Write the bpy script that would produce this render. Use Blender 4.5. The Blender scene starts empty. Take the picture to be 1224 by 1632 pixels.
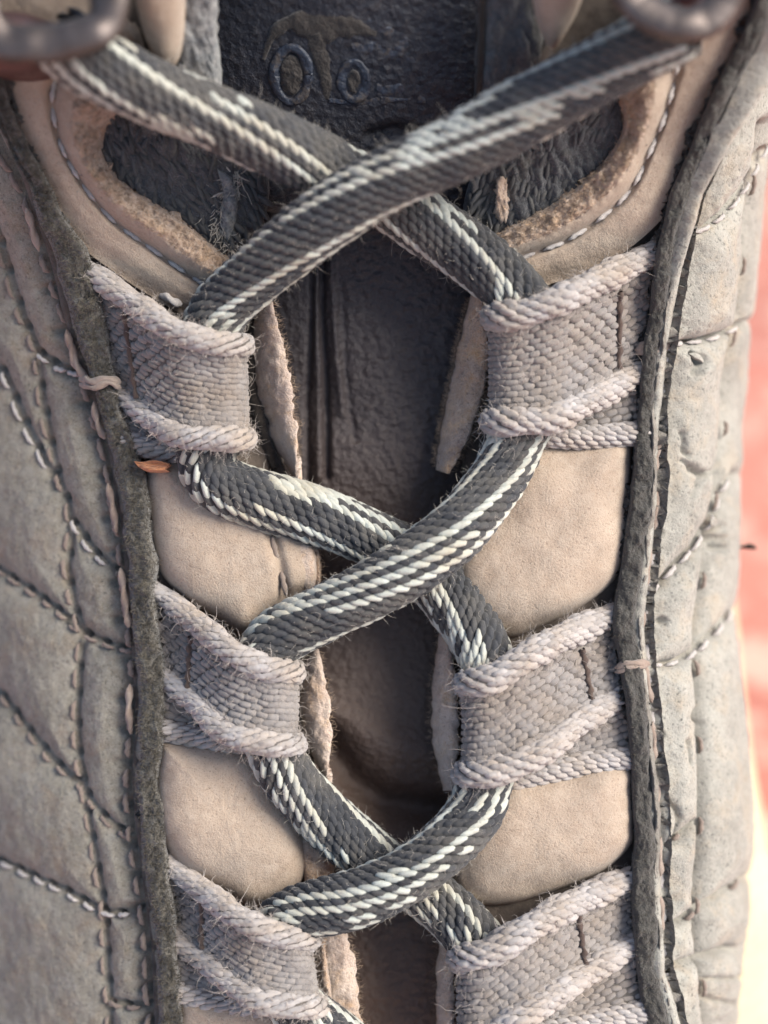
import bpy, math, random
import numpy as np
from mathutils import Matrix, Vector

# ------------------------------------------------------------------ frame
# local frame in millimetres: x right, y along the lacing (towards the ankle), z out of the instep
TILT = math.radians(40.0)
H0 = 0.100                      # height of the lacing's middle above the ground (m)
D = 150.0                       # camera distance from the instep plane (mm)
PXMM = 72.0 / 1224.0
R3 = np.array([[1, 0, 0],
               [0, math.cos(TILT), -math.sin(TILT)],
               [0, math.sin(TILT), math.cos(TILT)]])
sc = bpy.context.scene
C = sc.collection
rng = np.random.default_rng(7)
random.seed(7)


def W(p):
    return np.asarray(p, float) @ R3.T * 0.001 + np.array([0, 0, H0])


def Wd(d):
    return np.asarray(d, float) @ R3.T


# ------------------------------------------------------------------ camera
cd = bpy.data.cameras.new("camera")
cam = bpy.data.objects.new("camera", cd)
C.objects.link(cam)
cd.sensor_fit = 'HORIZONTAL'
cd.sensor_width = 36.0
cd.lens = 36.0 * D / 72.0
cd.clip_start = 0.005
cd.clip_end = 60.0
M = Matrix([list(R3[0]) + [0], list(R3[1]) + [0], list(R3[2]) + [0], [0, 0, 0, 1]])
M.translation = Vector(W([0, 0, D]))
cam.matrix_world = M
sc.camera = cam
cd.dof.use_dof = True
cd.dof.focus_distance = (D - 3.0) * 0.001
cd.dof.aperture_fstop = 14.0

# ------------------------------------------------------------------ light
SUN_LOCAL = np.array([0.66, 0.40, 0.64])
sd = Wd(SUN_LOCAL / np.linalg.norm(SUN_LOCAL))
elev = math.asin(sd[2])
azim = math.atan2(sd[0], sd[1])
world = bpy.data.worlds.new("World")
sc.world = world
world.use_nodes = True
wn = world.node_tree
sky = wn.nodes.new("ShaderNodeTexSky")
sky.sky_type = 'NISHITA'
sky.sun_disc = False
sky.sun_elevation = elev
sky.sun_rotation = azim
sky.dust_density = 2.5
sky.ozone_density = 0.6
wn.links.new(sky.outputs[0], wn.nodes["Background"].inputs[0])
wn.nodes["Background"].inputs[1].default_value = 0.12
sl = bpy.data.lights.new("sun", 'SUN')
sl.energy = 2.7
sl.angle = math.radians(30)
sl.color = (1.0, 0.96, 0.89)
sun = bpy.data.objects.new("sun", sl)
C.objects.link(sun)
sun.rotation_euler = Vector(-sd).to_track_quat('-Z', 'Y').to_euler()
sun.location = Vector(sd) * 2
sc.view_settings.view_transform = 'Standard'
sc.view_settings.look = 'None'
sc.view_settings.gamma = 1
sc.view_settings.exposure = 1.08


# ------------------------------------------------------------------ numeric helpers
def P(px, py, w):
    """photo pixel + height (mm) -> local mm"""
    px, py, w = np.broadcast_arrays(np.asarray(px, float), np.asarray(py, float), np.asarray(w, float))
    k = PXMM * (D - w) / D
    return np.stack([(px - 612.0) * k, (816.0 - py) * k, w], -1)


def sstep(a, b, x):
    t = np.clip((np.asarray(x, float) - a) / (b - a), 0, 1)
    return t * t * (3 - 2 * t)


def bY(py):
    py = np.asarray(py, float)
    return 15.0 * np.maximum(0, (650 - py) / 650) ** 1.45


def _hash(ix, iy, iz, seed):
    n = (ix * 374761393 + iy * 668265263 + iz * 2147483647 + seed * 1274126177) & 0xffffffff
    n = ((n ^ (n >> 13)) * 1274126177) & 0xffffffff
    n = (n ^ (n >> 16)) & 0xffffffff
    return n / 4294967295.0


def vnoise(p, seed=0):
    p = np.asarray(p, float)
    i = np.floor(p).astype(np.int64)
    f = p - i
    f = f * f * (3 - 2 * f)
    x, y, z = i[..., 0], i[..., 1], i[..., 2]
    out = 0
    for dx in (0, 1):
        for dy in (0, 1):
            for dz in (0, 1):
                w = (f[..., 0] if dx else 1 - f[..., 0]) * (f[..., 1] if dy else 1 - f[..., 1]) * (f[..., 2] if dz else 1 - f[..., 2])
                out = out + w * _hash(x + dx, y + dy, z + dz, seed)
    return out * 2 - 1


def fbm(p, scale, octv=4, seed=0, gain=0.5):
    p = np.asarray(p, float) * scale
    a, s, t = 1.0, 0.0, 0
    for o in range(octv):
        s = s + a * vnoise(p, seed + o * 17)
        p = p * 2.03 + 11.3
        a *= gain
    return s


def crom(pts, n):
    """Catmull-Rom through pts (any dimension), n samples evenly spaced by chord"""
    pts = np.asarray(pts, float)
    if len(pts) == 2:
        t = np.linspace(0, 1, n)[:, None]
        return pts[0] * (1 - t) + pts[1] * t
    q = np.vstack([2 * pts[0] - pts[1], pts, 2 * pts[-1] - pts[-2]])
    out = []
    m = 24
    for k in range(1, len(q) - 2):
        p0, p1, p2, p3 = q[k - 1], q[k], q[k + 1], q[k + 2]
        t = np.linspace(0, 1, m, endpoint=False)[:, None]
        out.append(0.5 * ((2 * p1) + (-p0 + p2) * t + (2 * p0 - 5 * p1 + 4 * p2 - p3) * t ** 2 + (-p0 + 3 * p1 - 3 * p2 + p3) * t ** 3))
    out.append(q[-2][None])
    o = np.vstack(out)
    d = np.r_[0, np.cumsum(np.linalg.norm(np.diff(o, axis=0), axis=1))]
    s = np.linspace(0, d[-1], n)
    return np.stack([np.interp(s, d, o[:, c]) for c in range(o.shape[1])], -1)


def curve_y(pts):
    """polyline of (py,px) pairs -> px as a smooth function of py"""
    a = np.asarray(pts, float)
    ys = a[:, 0]
    c = crom(a, len(a) * 16)
    return lambda y: np.interp(y, c[:, 0], c[:, 1])


def polydist(px, py, lines):
    d = np.full(np.shape(px), 1e9)
    for ln in lines:
        ln = np.asarray(ln, float)
        for a, b in zip(ln[:-1], ln[1:]):
            ab = b - a
            L = ab @ ab + 1e-9
            t = np.clip(((px - a[0]) * ab[0] + (py - a[1]) * ab[1]) / L, 0, 1)
            d = np.minimum(d, np.hypot(px - a[0] - t * ab[0], py - a[1] - t * ab[1]))
    return d


def grid_faces(nu, nv, cu=False, cv=False, off=0):
    u = np.arange(nu if cu else nu - 1)
    v = np.arange(nv if cv else nv - 1)
    U, V = np.meshgrid(u, v, indexing='ij')
    a = U * nv + V
    b = ((U + 1) % nu) * nv + V
    c = ((U + 1) % nu) * nv + (V + 1) % nv
    d = U * nv + (V + 1) % nv
    return np.stack([a, b, c, d], -1).reshape(-1, 4) + off


def gnormals(X):
    du = np.gradient(X, axis=0)
    dv = np.gradient(X, axis=1)
    n = np.cross(du, dv)
    n /= np.linalg.norm(n, axis=-1, keepdims=True) + 1e-12
    if n[..., 2].mean() < 0:
        n = -n
    return n


# ------------------------------------------------------------------ object helpers
def mesh_data(name, verts, faces, mats, smooth=True, midx=None, tone=None):
    me = bpy.data.meshes.new(name)
    verts = np.asarray(verts, np.float32).reshape(-1, 3)
    groups = faces if isinstance(faces, list) else [faces]
    loops = np.concatenate([np.asarray(f, np.int32).reshape(-1) for f in groups])
    tot = np.concatenate([np.full(len(f), np.asarray(f).shape[1], np.int32) for f in groups])
    start = np.r_[0, np.cumsum(tot)[:-1]].astype(np.int32)
    me.vertices.add(len(verts))
    me.vertices.foreach_set("co", verts.ravel())
    me.loops.add(len(loops))
    me.loops.foreach_set("vertex_index", loops)
    me.polygons.add(len(tot))
    me.polygons.foreach_set("loop_start", start)
    me.polygons.foreach_set("loop_total", tot)
    me.polygons.foreach_set("use_smooth", np.full(len(tot), smooth))
    for m in (mats if isinstance(mats, list) else [mats]):
        me.materials.append(m)
    if midx is not None:
        me.polygons.foreach_set("material_index", np.asarray(midx, np.int32))
    if tone is not None:
        at = me.attributes.new("tone", 'FLOAT', 'POINT')
        at.data.foreach_set("value", np.asarray(tone, np.float32))
    me.update()
    me.validate()
    return me


ROOT_LOC = {}


def root_of(o):
    while o.parent:
        o = o.parent
    return o


def mk(name, verts, faces, mats, parent=None, label=None, cat=None, kind=None, smooth=True, midx=None, tone=None, base=None):
    """verts in local mm"""
    w = W(verts)
    off = np.zeros(3)
    if parent is not None:
        off = np.array(root_of(parent).location)
    elif base is not None:
        off = W(np.asarray(base, float))
    o = bpy.data.objects.new(name, mesh_data(name, w - off, faces, mats, smooth, midx, tone))
    C.objects.link(o)
    if parent is not None:
        o.parent = parent
    else:
        o.location = off
    if label:
        o["label"] = label
    if cat:
        o["category"] = cat
    if kind:
        o["kind"] = kind
    return o


def thing(name, loc, label, cat):
    o = bpy.data.objects.new(name, None)
    o.empty_display_size = 0.01
    o.location = loc
    C.objects.link(o)
    o["label"] = label
    o["category"] = cat
    return o


def solid(X, th):
    """grid (nu,nv,3) -> closed sheet of thickness th (mm); returns verts, faces"""
    nu, nv = X.shape[:2]
    n = gnormals(X)
    Bk = X - n * (np.asarray(th)[..., None] if np.ndim(th) else th)
    V = np.vstack([X.reshape(-1, 3), Bk.reshape(-1, 3)])
    F = grid_faces(nu, nv)
    N = nu * nv
    idx = np.arange(N).reshape(nu, nv)
    loop = np.concatenate([idx[:-1, 0], idx[-1, :-1], idx[1:, -1][::-1], idx[0, 1:][::-1]])
    nx = np.roll(loop, -1)
    side = np.stack([nx, loop, loop + N, nx + N], -1)
    # the front is oriented du x dv
    du = X[1, 0] - X[0, 0]
    return V, np.vstack([F, F[:, ::-1] + N, side])


def sheet(name, X, th, mat, parent, **kw):
    V, F = solid(X, th)
    return mk(name, V, F, mat, parent, **kw)


def pillow_grid(outline, nr=26, na=150, center=None):
    o = np.asarray(outline, float)
    o = crom(np.vstack([o, o[:1]]), na + 1)[:-1]
    c = o.mean(0) if center is None else np.asarray(center, float)
    r = np.linspace(0.0, 1, nr)
    r = 1 - (1 - r) ** 1.35
    px = c[0] + r[:, None] * (o[:, 0] - c[0])[None]
    py = c[1] + r[:, None] * (o[:, 1] - c[1])[None]
    return px, py, np.broadcast_to(r[:, None], px.shape)


def pillow(name, outline, basew, H, mat, parent, power=3.0, disp=None, nr=30, na=170, depth=1.2, center=None, edge=None, **kw):
    px, py, r = pillow_grid(outline, nr, na, center)
    if edge:
        g = fbm(np.stack([px * .05, py * .05, px * 0], -1), edge[1], 3, 5) * edge[0] * r ** 6
        cx, cy = px[0, 0], py[0, 0]
        px = px + (px - cx) / (np.hypot(px - cx, py - cy) + 1e-6) * g
        py = py + (py - cy) / (np.hypot(px - cx, py - cy) + 1e-6) * g
    b = basew(px, py) if callable(basew) else basew
    w = b + H * np.sqrt(np.clip(1 - r ** power, 0, 1))
    X = P(px, py, w)
    if disp is not None:
        d = disp(px, py, X) * np.clip((1 - r) * 8, 0, 1)
        X = X + d[..., None] * np.array([0, 0, 1.0])
    nr_, na_ = px.shape
    low = X[-1] - np.array([0, 0, depth])
    cb = X[0, :1] * 1.0
    cb[:, 2] = low[:, 2].mean()
    V = np.vstack([X.reshape(-1, 3), low, cb])
    F = grid_faces(nr_ + 1, na_, cv=True)[:, ::1]
    N = nr_ * na_
    k = np.arange(na_)
    tri = np.stack([N + k, N + (k + 1) % na_, np.full(na_, N + na_)], -1)
    return mk(name, V, [F, tri], mat, parent, **kw)


# ------------------------------------------------------------------ materials
def new_mat(name):
    m = bpy.data.materials.new(name)
    m.use_nodes = True
    nt = m.node_tree
    bs = nt.nodes["Principled BSDF"]
    tc = nt.nodes.new("ShaderNodeTexCoord")
    mp = nt.nodes.new("ShaderNodeMapping")
    mp.inputs["Scale"].default_value = (1000, 1000, 1000)
    nt.links.new(tc.outputs["Object"], mp.inputs["Vector"])
    return m, nt, bs, mp.outputs[0]


def nnoise(nt, vec, scale, detail=4, rough=0.55, dist=0.0):
    n = nt.nodes.new("ShaderNodeTexNoise")
    n.inputs["Scale"].default_value = scale
    n.inputs["Detail"].default_value = detail
    n.inputs["Roughness"].default_value = rough
    n.inputs["Distortion"].default_value = dist
    nt.links.new(vec, n.inputs["Vector"])
    return n.outputs["Fac"]


def ramp(nt, fac, a, b, ca=(0, 0, 0, 1), cb=(1, 1, 1, 1)):
    r = nt.nodes.new("ShaderNodeValToRGB")
    r.color_ramp.elements[0].position = a
    r.color_ramp.elements[1].position = b
    r.color_ramp.elements[0].color = ca
    r.color_ramp.elements[1].color = cb
    nt.links.new(fac, r.inputs[0])
    return r.outputs[0]


def mix(nt, fac, a, b, mode='MIX'):
    m = nt.nodes.new("ShaderNodeMix")
    m.data_type = 'RGBA'
    m.blend_type = mode
    for s, v in ((0, fac), (6, a), (7, b)):
        if isinstance(v, (tuple, list)):
            m.inputs[s].default_value = tuple(v) + ((1,) if len(v) == 3 else ())
        elif isinstance(v, (int, float)):
            m.inputs[s].default_value = v
        else:
            nt.links.new(v, m.inputs[s])
    return m.outputs[2]


def mth(nt, op, a, b=0.0):
    m = nt.nodes.new("ShaderNodeMath")
    m.operation = op
    for s, v in ((0, a), (1, b)):
        if isinstance(v, (int, float)):
            m.inputs[s].default_value = v
        else:
            nt.links.new(v, m.inputs[s])
    return m.outputs[0]


def bump(nt, bs, h, strength, dist_mm):
    b = nt.nodes.new("ShaderNodeBump")
    b.inputs["Strength"].default_value = strength
    b.inputs["Distance"].default_value = dist_mm * 0.001
    nt.links.new(h, b.inputs["Height"])
    nt.links.new(b.outputs[0], bs.inputs["Normal"])


def leather(name, base, alt, dust, speck, rough=0.85, pores=0.0, fine=0.3, dust_amt=0.5, grain=5.0, bump_mm=0.08, speck_amt=0.5, spec=0.15, big=0.12, sheen=0.15, tint=None):
    m, nt, bs, v = new_mat(name)
    n1 = nnoise(nt, v, big, 5, 0.6)
    n2 = nnoise(nt, v, 0.9, 8, 0.72)
    n3 = nnoise(nt, v, grain, 3, 0.6)
    col = mix(nt, ramp(nt, n1, 0.35, 0.65), base, alt)
    if tint:
        nt_ = nnoise(nt, v, big * 2.3, 4, 0.6, 0.5)
        col = mix(nt, mth(nt, 'MULTIPLY', ramp(nt, nt_, 0.5, 0.72), 0.75), col, tint)
    f = mth(nt, 'MULTIPLY', ramp(nt, n2, 0.42, 0.72), dust_amt)
    col = mix(nt, f, col, dust)
    f2 = mth(nt, 'MULTIPLY', ramp(nt, n3, 0.30, 0.43, (1, 1, 1, 1), (0, 0, 0, 1)), speck_amt)
    col = mix(nt, f2, col, speck)
    n4 = nnoise(nt, v, grain * 2.5, 2, 0.5)
    f3 = mth(nt, 'MULTIPLY', ramp(nt, n4, 0.50, 0.70), fine)
    col = mix(nt, f3, col, dust)
    if pores:
        n5 = nnoise(nt, v, 2.0, 5, 0.75)
        n6 = nnoise(nt, v, 0.22, 3, 0.6)
        f4 = mth(nt, 'MULTIPLY', ramp(nt, n5, 0.33, 0.40, (1, 1, 1, 1), (0, 0, 0, 1)), mth(nt, 'MULTIPLY', ramp(nt, n6, .35, .6), pores))
        col = mix(nt, f4, col, speck)
    nt.links.new(col, bs.inputs["Base Color"])
    bs.inputs["Roughness"].default_value = rough
    bs.inputs["Specular IOR Level"].default_value = spec
    bs.inputs["Sheen Weight"].default_value = sheen
    bs.inputs["Sheen Roughness"].default_value = 0.6
    h = mth(nt, 'ADD', mth(nt, 'MULTIPLY', n3, 0.6), mth(nt, 'MULTIPLY', n2, 0.4))
    h = mth(nt, 'ADD', h, mth(nt, 'MULTIPLY', n4, 0.35))
    bump(nt, bs, h, 1.0, bump_mm * 1.7)
    return m


def yarn(name, base, dirt, tonedark, rough=0.8, dirt_amt=0.6, sheen=0.25, dirt_scale=0.16):
    m, nt, bs, v = new_mat(name)
    at = nt.nodes.new("ShaderNodeAttribute")
    at.attribute_name = "tone"
    n1 = nnoise(nt, v, dirt_scale, 5, 0.65)
    n2 = nnoise(nt, v, 3.5, 4, 0.7)
    n3 = nnoise(nt, v, 12, 2, 0.6)
    col = mix(nt, at.outputs["Fac"], base, tonedark)
    col = mix(nt, mth(nt, 'MULTIPLY', ramp(nt, n1, 0.42, 0.68), dirt_amt), col, dirt)
    col = mix(nt, mth(nt, 'MULTIPLY', ramp(nt, n2, 0.5, 0.75), dirt_amt * 0.5), col, dirt)
    nt.links.new(col, bs.inputs["Base Color"])
    bs.inputs["Roughness"].default_value = rough
    bs.inputs["Specular IOR Level"].default_value = 0.2
    bs.inputs["Sheen Weight"].default_value = sheen
    bs.inputs["Sheen Roughness"].default_value = 0.5
    bump(nt, bs, mth(nt, 'ADD', n2, mth(nt, 'MULTIPLY', n3, 0.6)), 0.8, 0.09)
    return m


M_tan = leather("tan_nubuck", (.37, .285, .212), (.295, .224, .166), (.44, .362, .285), (.15, .10, .07), dust_amt=.55, speck_amt=.65, grain=5.0, bump_mm=.1, fine=.45, pores=.35, tint=(.285, .212, .152))
M_raw = leather("raw_suede", (.37, .255, .17), (.27, .18, .125), (.55, .44, .35), (.08, .05, .035), dust_amt=.7, speck_amt=.7, grain=2.6, bump_mm=.25, big=.3, sheen=.3, tint=(.40, .24, .11))
M_flap = leather("cut_leather", (.47, .37, .29), (.33, .235, .18), (.62, .51, .43), (.13, .08, .06), dust_amt=.6, speck_amt=.5, grain=3.2, bump_mm=.18, big=.25, sheen=.3, tint=(.46, .29, .15))
M_flapR = leather("orange_tinged_leather", (.44, .30, .19), (.26, .18, .14), (.58, .46, .37), (.10, .065, .05), dust_amt=.6, speck_amt=.6, grain=2.6, bump_mm=.25, big=.2, sheen=.3, tint=(.50, .29, .12))
M_grey = leather("grey_nubuck", (.205, .183, .142), (.15, .133, .103), (.385, .36, .31), (.05, .045, .04), dust_amt=.45, speck_amt=.7, grain=3.0, bump_mm=.11, big=.13, pores=.6, tint=(.205, .152, .10))
M_greyR = leather("pale_grey_nubuck", (.29, .278, .24), (.20, .188, .16), (.42, .395, .34), (.05, .05, .045), dust_amt=.45, speck_amt=.75, grain=3.2, bump_mm=.11, big=.13, pores=.9, tint=(.32, .26, .185))
M_bind = leather("dark_suede_edge", (.078, .070, .056), (.05, .045, .038), (.16, .142, .115), (.02, .018, .014), dust_amt=.55, speck_amt=.7, grain=2.2, bump_mm=.3, big=.25, sheen=.3, tint=(.10, .08, .045))
M_rim = leather("worn_grey_edge", (.17, .152, .125), (.12, .108, .09), (.33, .30, .26), (.05, .04, .035), dust_amt=.5, speck_amt=.5, grain=3, bump_mm=.15, big=.25)
M_base = leather("dark_brown_leather", (.10, .078, .062), (.07, .055, .045), (.18, .145, .115), (.03, .02, .015), dust_amt=.5, big=.2)  # the facing's own dark brown leather
M_cream = leather("cream_rubber", (.58, .49, .31), (.53, .44, .28), (.62, .55, .40), (.4, .32, .22), dust_amt=.4, speck_amt=.15, rough=.7, bump_mm=.05, sheen=0.0)
M_fabric = leather("dark_wool", (.045, .045, .048), (.03, .03, .033), (.13, .125, .12), (.01, .01, .01), dust_amt=.45, grain=2.4, bump_mm=.25, sheen=.3, tint=(.08, .07, .05))
M_gusset = leather("grey_gusset", (.16, .165, .165), (.09, .09, .095), (.38, .36, .33), (.03, .03, .03), dust_amt=.8, grain=2.0, bump_mm=.3, big=.3)
M_bindR = leather("charcoal_suede_edge", (.046, .042, .036), (.03, .028, .025), (.10, .092, .08), (.012, .011, .01), dust_amt=.5, speck_amt=.6, grain=2.2, bump_mm=.25, big=.3)
M_nearblack = leather("near_black_brown", (.03, .022, .018), (.02, .016, .012), (.05, .04, .03), (.01, .01, .01))
M_chip = leather("orange_wood", (.52, .21, .09), (.42, .16, .07), (.6, .33, .18), (.15, .05, .03), big=.5)

# tongue: dark leather going brown towards the toe, pebbled
M_tong, nt, bs, v = new_mat("tongue_leather")
n1 = nnoise(nt, v, .07, 4, .6)
n2 = nnoise(nt, v, 1.2, 5, .65)
n3 = nnoise(nt, v, 5, 3, .6)
sx = nt.nodes.new("ShaderNodeSeparateXYZ")
nt.links.new(v, sx.inputs[0])
gy = nt.nodes.new("ShaderNodeMapRange")
gy.inputs[1].default_value = -34
gy.inputs[2].default_value = 8
nt.links.new(mth(nt, 'ADD', sx.outputs[1], mth(nt, 'MULTIPLY', n1, 8.0)), gy.inputs[0])
col = mix(nt, gy.outputs[0], (.092, .061, .046), (.0145, .016, .023))
col = mix(nt, mth(nt, 'MULTIPLY', ramp(nt, n2, .48, .75), .25), col, (.12, .10, .085))
col = mix(nt, mth(nt, 'MULTIPLY', ramp(nt, n3, .6, .75), .18), col, (.22, .20, .18))
nt.links.new(col, bs.inputs["Base Color"])
bs.inputs["Roughness"].default_value = .52
bs.inputs["Specular IOR Level"].default_value = .4
vor = nt.nodes.new("ShaderNodeTexVoronoi")
vor.inputs["Scale"].default_value = 1.5
nt.links.new(v, vor.inputs["Vector"])
bump(nt, bs, mth(nt, 'ADD', mth(nt, 'MULTIPLY', vor.outputs["Distance"], .5), mth(nt, 'ADD', n2, mth(nt, 'MULTIPLY', n3, .4))), 1.0, .26)

M_embl, nt, bs, v = new_mat("worn_blue_gloss")
n1 = nnoise(nt, v, .8, 5, .65)
n2 = nnoise(nt, v, 3, 4, .6)
col = mix(nt, ramp(nt, n1, .50, .60), (.022, .028, .042), (.06, .05, .045))
nt.links.new(col, bs.inputs["Base Color"])
nt.links.new(ramp(nt, n1, .48, .62, (.33, .33, .33, 1), (.85, .85, .85, 1)), bs.inputs["Roughness"])
bump(nt, bs, mth(nt, 'ADD', n1, n2), .8, .2)

M_dark = yarn("charcoal_yarn", (.046, .048, .053), (.125, .113, .095), (.022, .023, .026), dirt_amt=.6, sheen=.15, dirt_scale=.22)
M_pale = yarn("pale_yarn", (.46, .475, .42), (.34, .285, .195), (.32, .33, .295), dirt_amt=.65)
M_web = yarn("grey_webbing_yarn", (.25, .228, .212), (.20, .155, .115), (.165, .15, .142), dirt_amt=.7, dirt_scale=.2)
M_webedge = yarn("pale_webbing_yarn", (.40, .372, .355), (.30, .235, .175), (.255, .236, .225), dirt_amt=.75, dirt_scale=.2)
M_thread = yarn("pinkish_thread", (.31, .25, .205), (.19, .125, .09), (.22, .165, .135), dirt_amt=.75, dirt_scale=.3)
M_thread_w = yarn("white_thread", (.52, .49, .455), (.45, .36, .30), (.5, .45, .42), dirt_amt=.4)
M_tack = yarn("brown_thread", (.075, .05, .04), (.12, .085, .065), (.05, .035, .03))
M_core = leather("lace_core", (.025, .026, .028), (.02, .02, .02), (.05, .045, .04), (.01, .01, .01))
M_webcore = leather("webbing_core", (.11, .095, .085), (.08, .07, .06), (.16, .135, .115), (.04, .03, .025))


def simple(name, col, rough, metal=0.0, spec=.3):
    m, nt, bs, v = new_mat(name)
    n = nnoise(nt, v, .5, 5, .6)
    n2 = nnoise(nt, v, 3, 3, .6)
    c = mix(nt, ramp(nt, n, .35, .7), col, tuple(x * .55 for x in col))
    nt.links.new(c, bs.inputs["Base Color"])
    nt.links.new(ramp(nt, n, .3, .7, (rough * .8,) * 3 + (1,), (min(1, rough * 1.4),) * 3 + (1,)), bs.inputs["Roughness"])
    bs.inputs["Metallic"].default_value = metal
    bs.inputs["Specular IOR Level"].default_value = spec
    bump(nt, bs, mth(nt, 'ADD', n, n2), .4, .06)
    return m


M_metal = simple("worn_gunmetal", (.13, .108, .098), .42, .8)
M_rivet = simple("reddish_metal", (.20, .12, .11), .42, .7)
M_hairp = simple("pale_fibre", (.55, .50, .43), .8)
M_nap = simple("suede_nap", (.42, .31, .22), .9)
M_haird = simple("dark_fibre", (.115, .102, .08), .9)
M_hairw = simple("webbing_fibre", (.50, .44, .39), .8)
M_twig = simple("dark_twig", (.05, .035, .028), .8)

M_ground, nt, bs, v = new_mat("red_paving")
n1 = nnoise(nt, v, .035, 4, .6)
n2 = nnoise(nt, v, .12, 5, .6)
n3 = nnoise(nt, v, 1.2, 4, .6)
col = mix(nt, ramp(nt, n1, .4, .6), (.44, .165, .125), (.36, .13, .10))
col = mix(nt, mth(nt, 'MULTIPLY', ramp(nt, n2, .5, .6), .85), col, (.56, .36, .29))
col = mix(nt, mth(nt, 'MULTIPLY', ramp(nt, n3, .5, .7), .4), col, (.50, .29, .22))
nt.links.new(col, bs.inputs["Base Color"])
bs.inputs["Roughness"].default_value = .9
bump(nt, bs, mth(nt, 'ADD', n2, n3), .7, .5)

# ------------------------------------------------------------------ ground
gx = np.r_[-20.0, -4, -1.2, np.linspace(-.5, .5, 81), 1.2, 4, 20]
gyv = np.r_[-20.0, -4, -1.2, np.linspace(-.5, .5, 81), 1.2, 4, 20]
GX, GY = np.meshgrid(gx, gyv, indexing='ij')
GZ = fbm(np.stack([GX, GY, GX * 0], -1), 30, 3, 3) * .0012 * (np.hypot(GX, GY) < .6) - .002
go = bpy.data.objects.new("ground", mesh_data("ground", np.stack([GX, GY, GZ], -1), grid_faces(len(gx), len(gyv)), M_ground))
C.objects.link(go)
go["kind"] = "structure"
go["label"] = "red paving blurred far below the right edge of the boot"

# ------------------------------------------------------------------ seams of the boot (photo rows -> columns)
LL = curve_y([(-120, -150), (0, -80), (100, -45), (200, -8), (270, 25), (330, 47), (400, 70), (450, 84), (500, 96), (560, 116), (620, 138), (700, 164), (760, 175), (850, 190), (950, 198), (1050, 206), (1150, 211), (1250, 206), (1350, 216), (1430, 226), (1500, 235), (1560, 239), (1632, 242), (1750, 250)])
LR = curve_y([(-120, -80), (0, -25), (100, -2), (150, 10), (200, 28), (270, 66), (330, 98), (400, 136), (450, 152), (500, 165), (560, 176), (620, 190), (700, 216), (760, 232), (850, 246), (950, 251), (1050, 261), (1150, 262), (1250, 260), (1350, 267), (1430, 275), (1500, 281), (1560, 286), (1632, 292), (1750, 300)])
RL = curve_y([(-120, 1245), (0, 1205), (60, 1181), (100, 1158), (150, 1136), (200, 1116), (250, 1096), (300, 1073), (350, 1060), (400, 1047), (500, 1035), (600, 1024), (700, 1013), (800, 1003), (850, 998), (900, 991), (950, 981), (1000, 977), (1050, 986), (1100, 994), (1150, 1002), (1220, 1006), (1280, 1009), (1340, 1012), (1400, 1009), (1480, 1009), (1540, 1016), (1580, 1021), (1632, 1032), (1750, 1045)])
RR = curve_y([(-120, 1290), (0, 1238), (60, 1222), (100, 1200), (150, 1174), (200, 1150), (250, 1128), (300, 1108), (350, 1093), (400, 1080), (500, 1066), (600, 1052), (700, 1046), (800, 1044), (850, 1038), (900, 1031), (950, 1024), (1000, 1020), (1050, 1026), (1100, 1032), (1150, 1038), (1220, 1042), (1280, 1045), (1340, 1050), (1400, 1049), (1480, 1053), (1540, 1050), (1580, 1064), (1632, 1074), (1750, 1085)])
SIL = curve_y([(-120, 1330), (0, 1300), (150, 1250), (250, 1228), (330, 1216), (450, 1204), (540, 1193), (650, 1181), (750, 1177), (850, 1172), (950, 1170), (1050, 1174), (1150, 1184), (1250, 1192), (1350, 1196), (1450, 1188), (1550, 1178), (1632, 1170), (1750, 1160)])

boot = thing("boot", (0, 0.02, 0), "worn grey and tan leather boot with dark tongue and webbing lace loops", "boot")


# --- right side wall
def right_w(px, py):
    a, b = RL(py), SIL(py)
    d = np.clip((px - a) / (b - a), 0, .999)
    return bY(py) - 17.0 * (1 - np.sqrt(1 - d ** 2.4))


seamsR = [
    [(1250, 60), (1217, 133), (1160, 225), (1120, 306), (1105, 372), (1088, 430), (1075, 490), (1066, 545), (1060, 610), (1052, 700), (1050, 800), (1038, 900), (1030, 980), (1032, 1060), (1040, 1150), (1048, 1280), (1053, 1400), (1058, 1480), (1062, 1545), (1085, 1632), (1095, 1750)],
    [(1215, 200), (1200, 310), (1188, 410), (1178, 500), (1166, 570), (1158, 680), (1148, 760), (1133, 850), (1120, 950), (1112, 1040), (1116, 1140), (1118, 1240), (1117, 1350), (1112, 1440), (1118, 1530), (1130, 1632), (1136, 1750)],
    [(1110, 372), (1150, 347), (1186, 306), (1222, 240)],
    [(1060, 550), (1110, 545), (1150, 535), (1195, 512)],
    [(1030, 950), (1048, 935), (1075, 905), (1105, 875), (1135, 830), (1150, 785), (1172, 755)],
    [(1030, 1062), (1080, 1055), (1115, 1035), (1150, 1000), (1178, 960)],
    [(1050, 1350), (1085, 1330), (1110, 1310)],
    [(1055, 1476), (1085, 1470), (1112, 1452), (1150, 1425), (1195, 1395)],
    [(1060, 1545), (1085, 1538), (1118, 1528), (1160, 1512)],
]
pitsR = [(1108, 574, 11, .9), (1100, 590, 8, .6), (1098, 748, 8, .7), (1112, 757, 9, 1.0), (1128, 757, 8, .9), (1140, 749, 6, .6), (1104, 770, 6, .5), (1141, 840, 8, 1.1), (1140, 858, 8, 1.1), (1142, 874, 7, .8), (1105, 1140, 9, .8), (1118, 1155, 6, .6), (1048, 760, 6, .6), (1045, 1245, 7, .8), (1046, 1305, 6, .7), (1049, 1170, 6, .7), (1165, 1512, 6, .6), (1048, 850, 6, .6), (1052, 990, 7, .8)]
ny, nq = 700, 96
pyv = np.linspace(-110, 1740, ny)
q = np.linspace(0.02, 1, nq)
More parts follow.
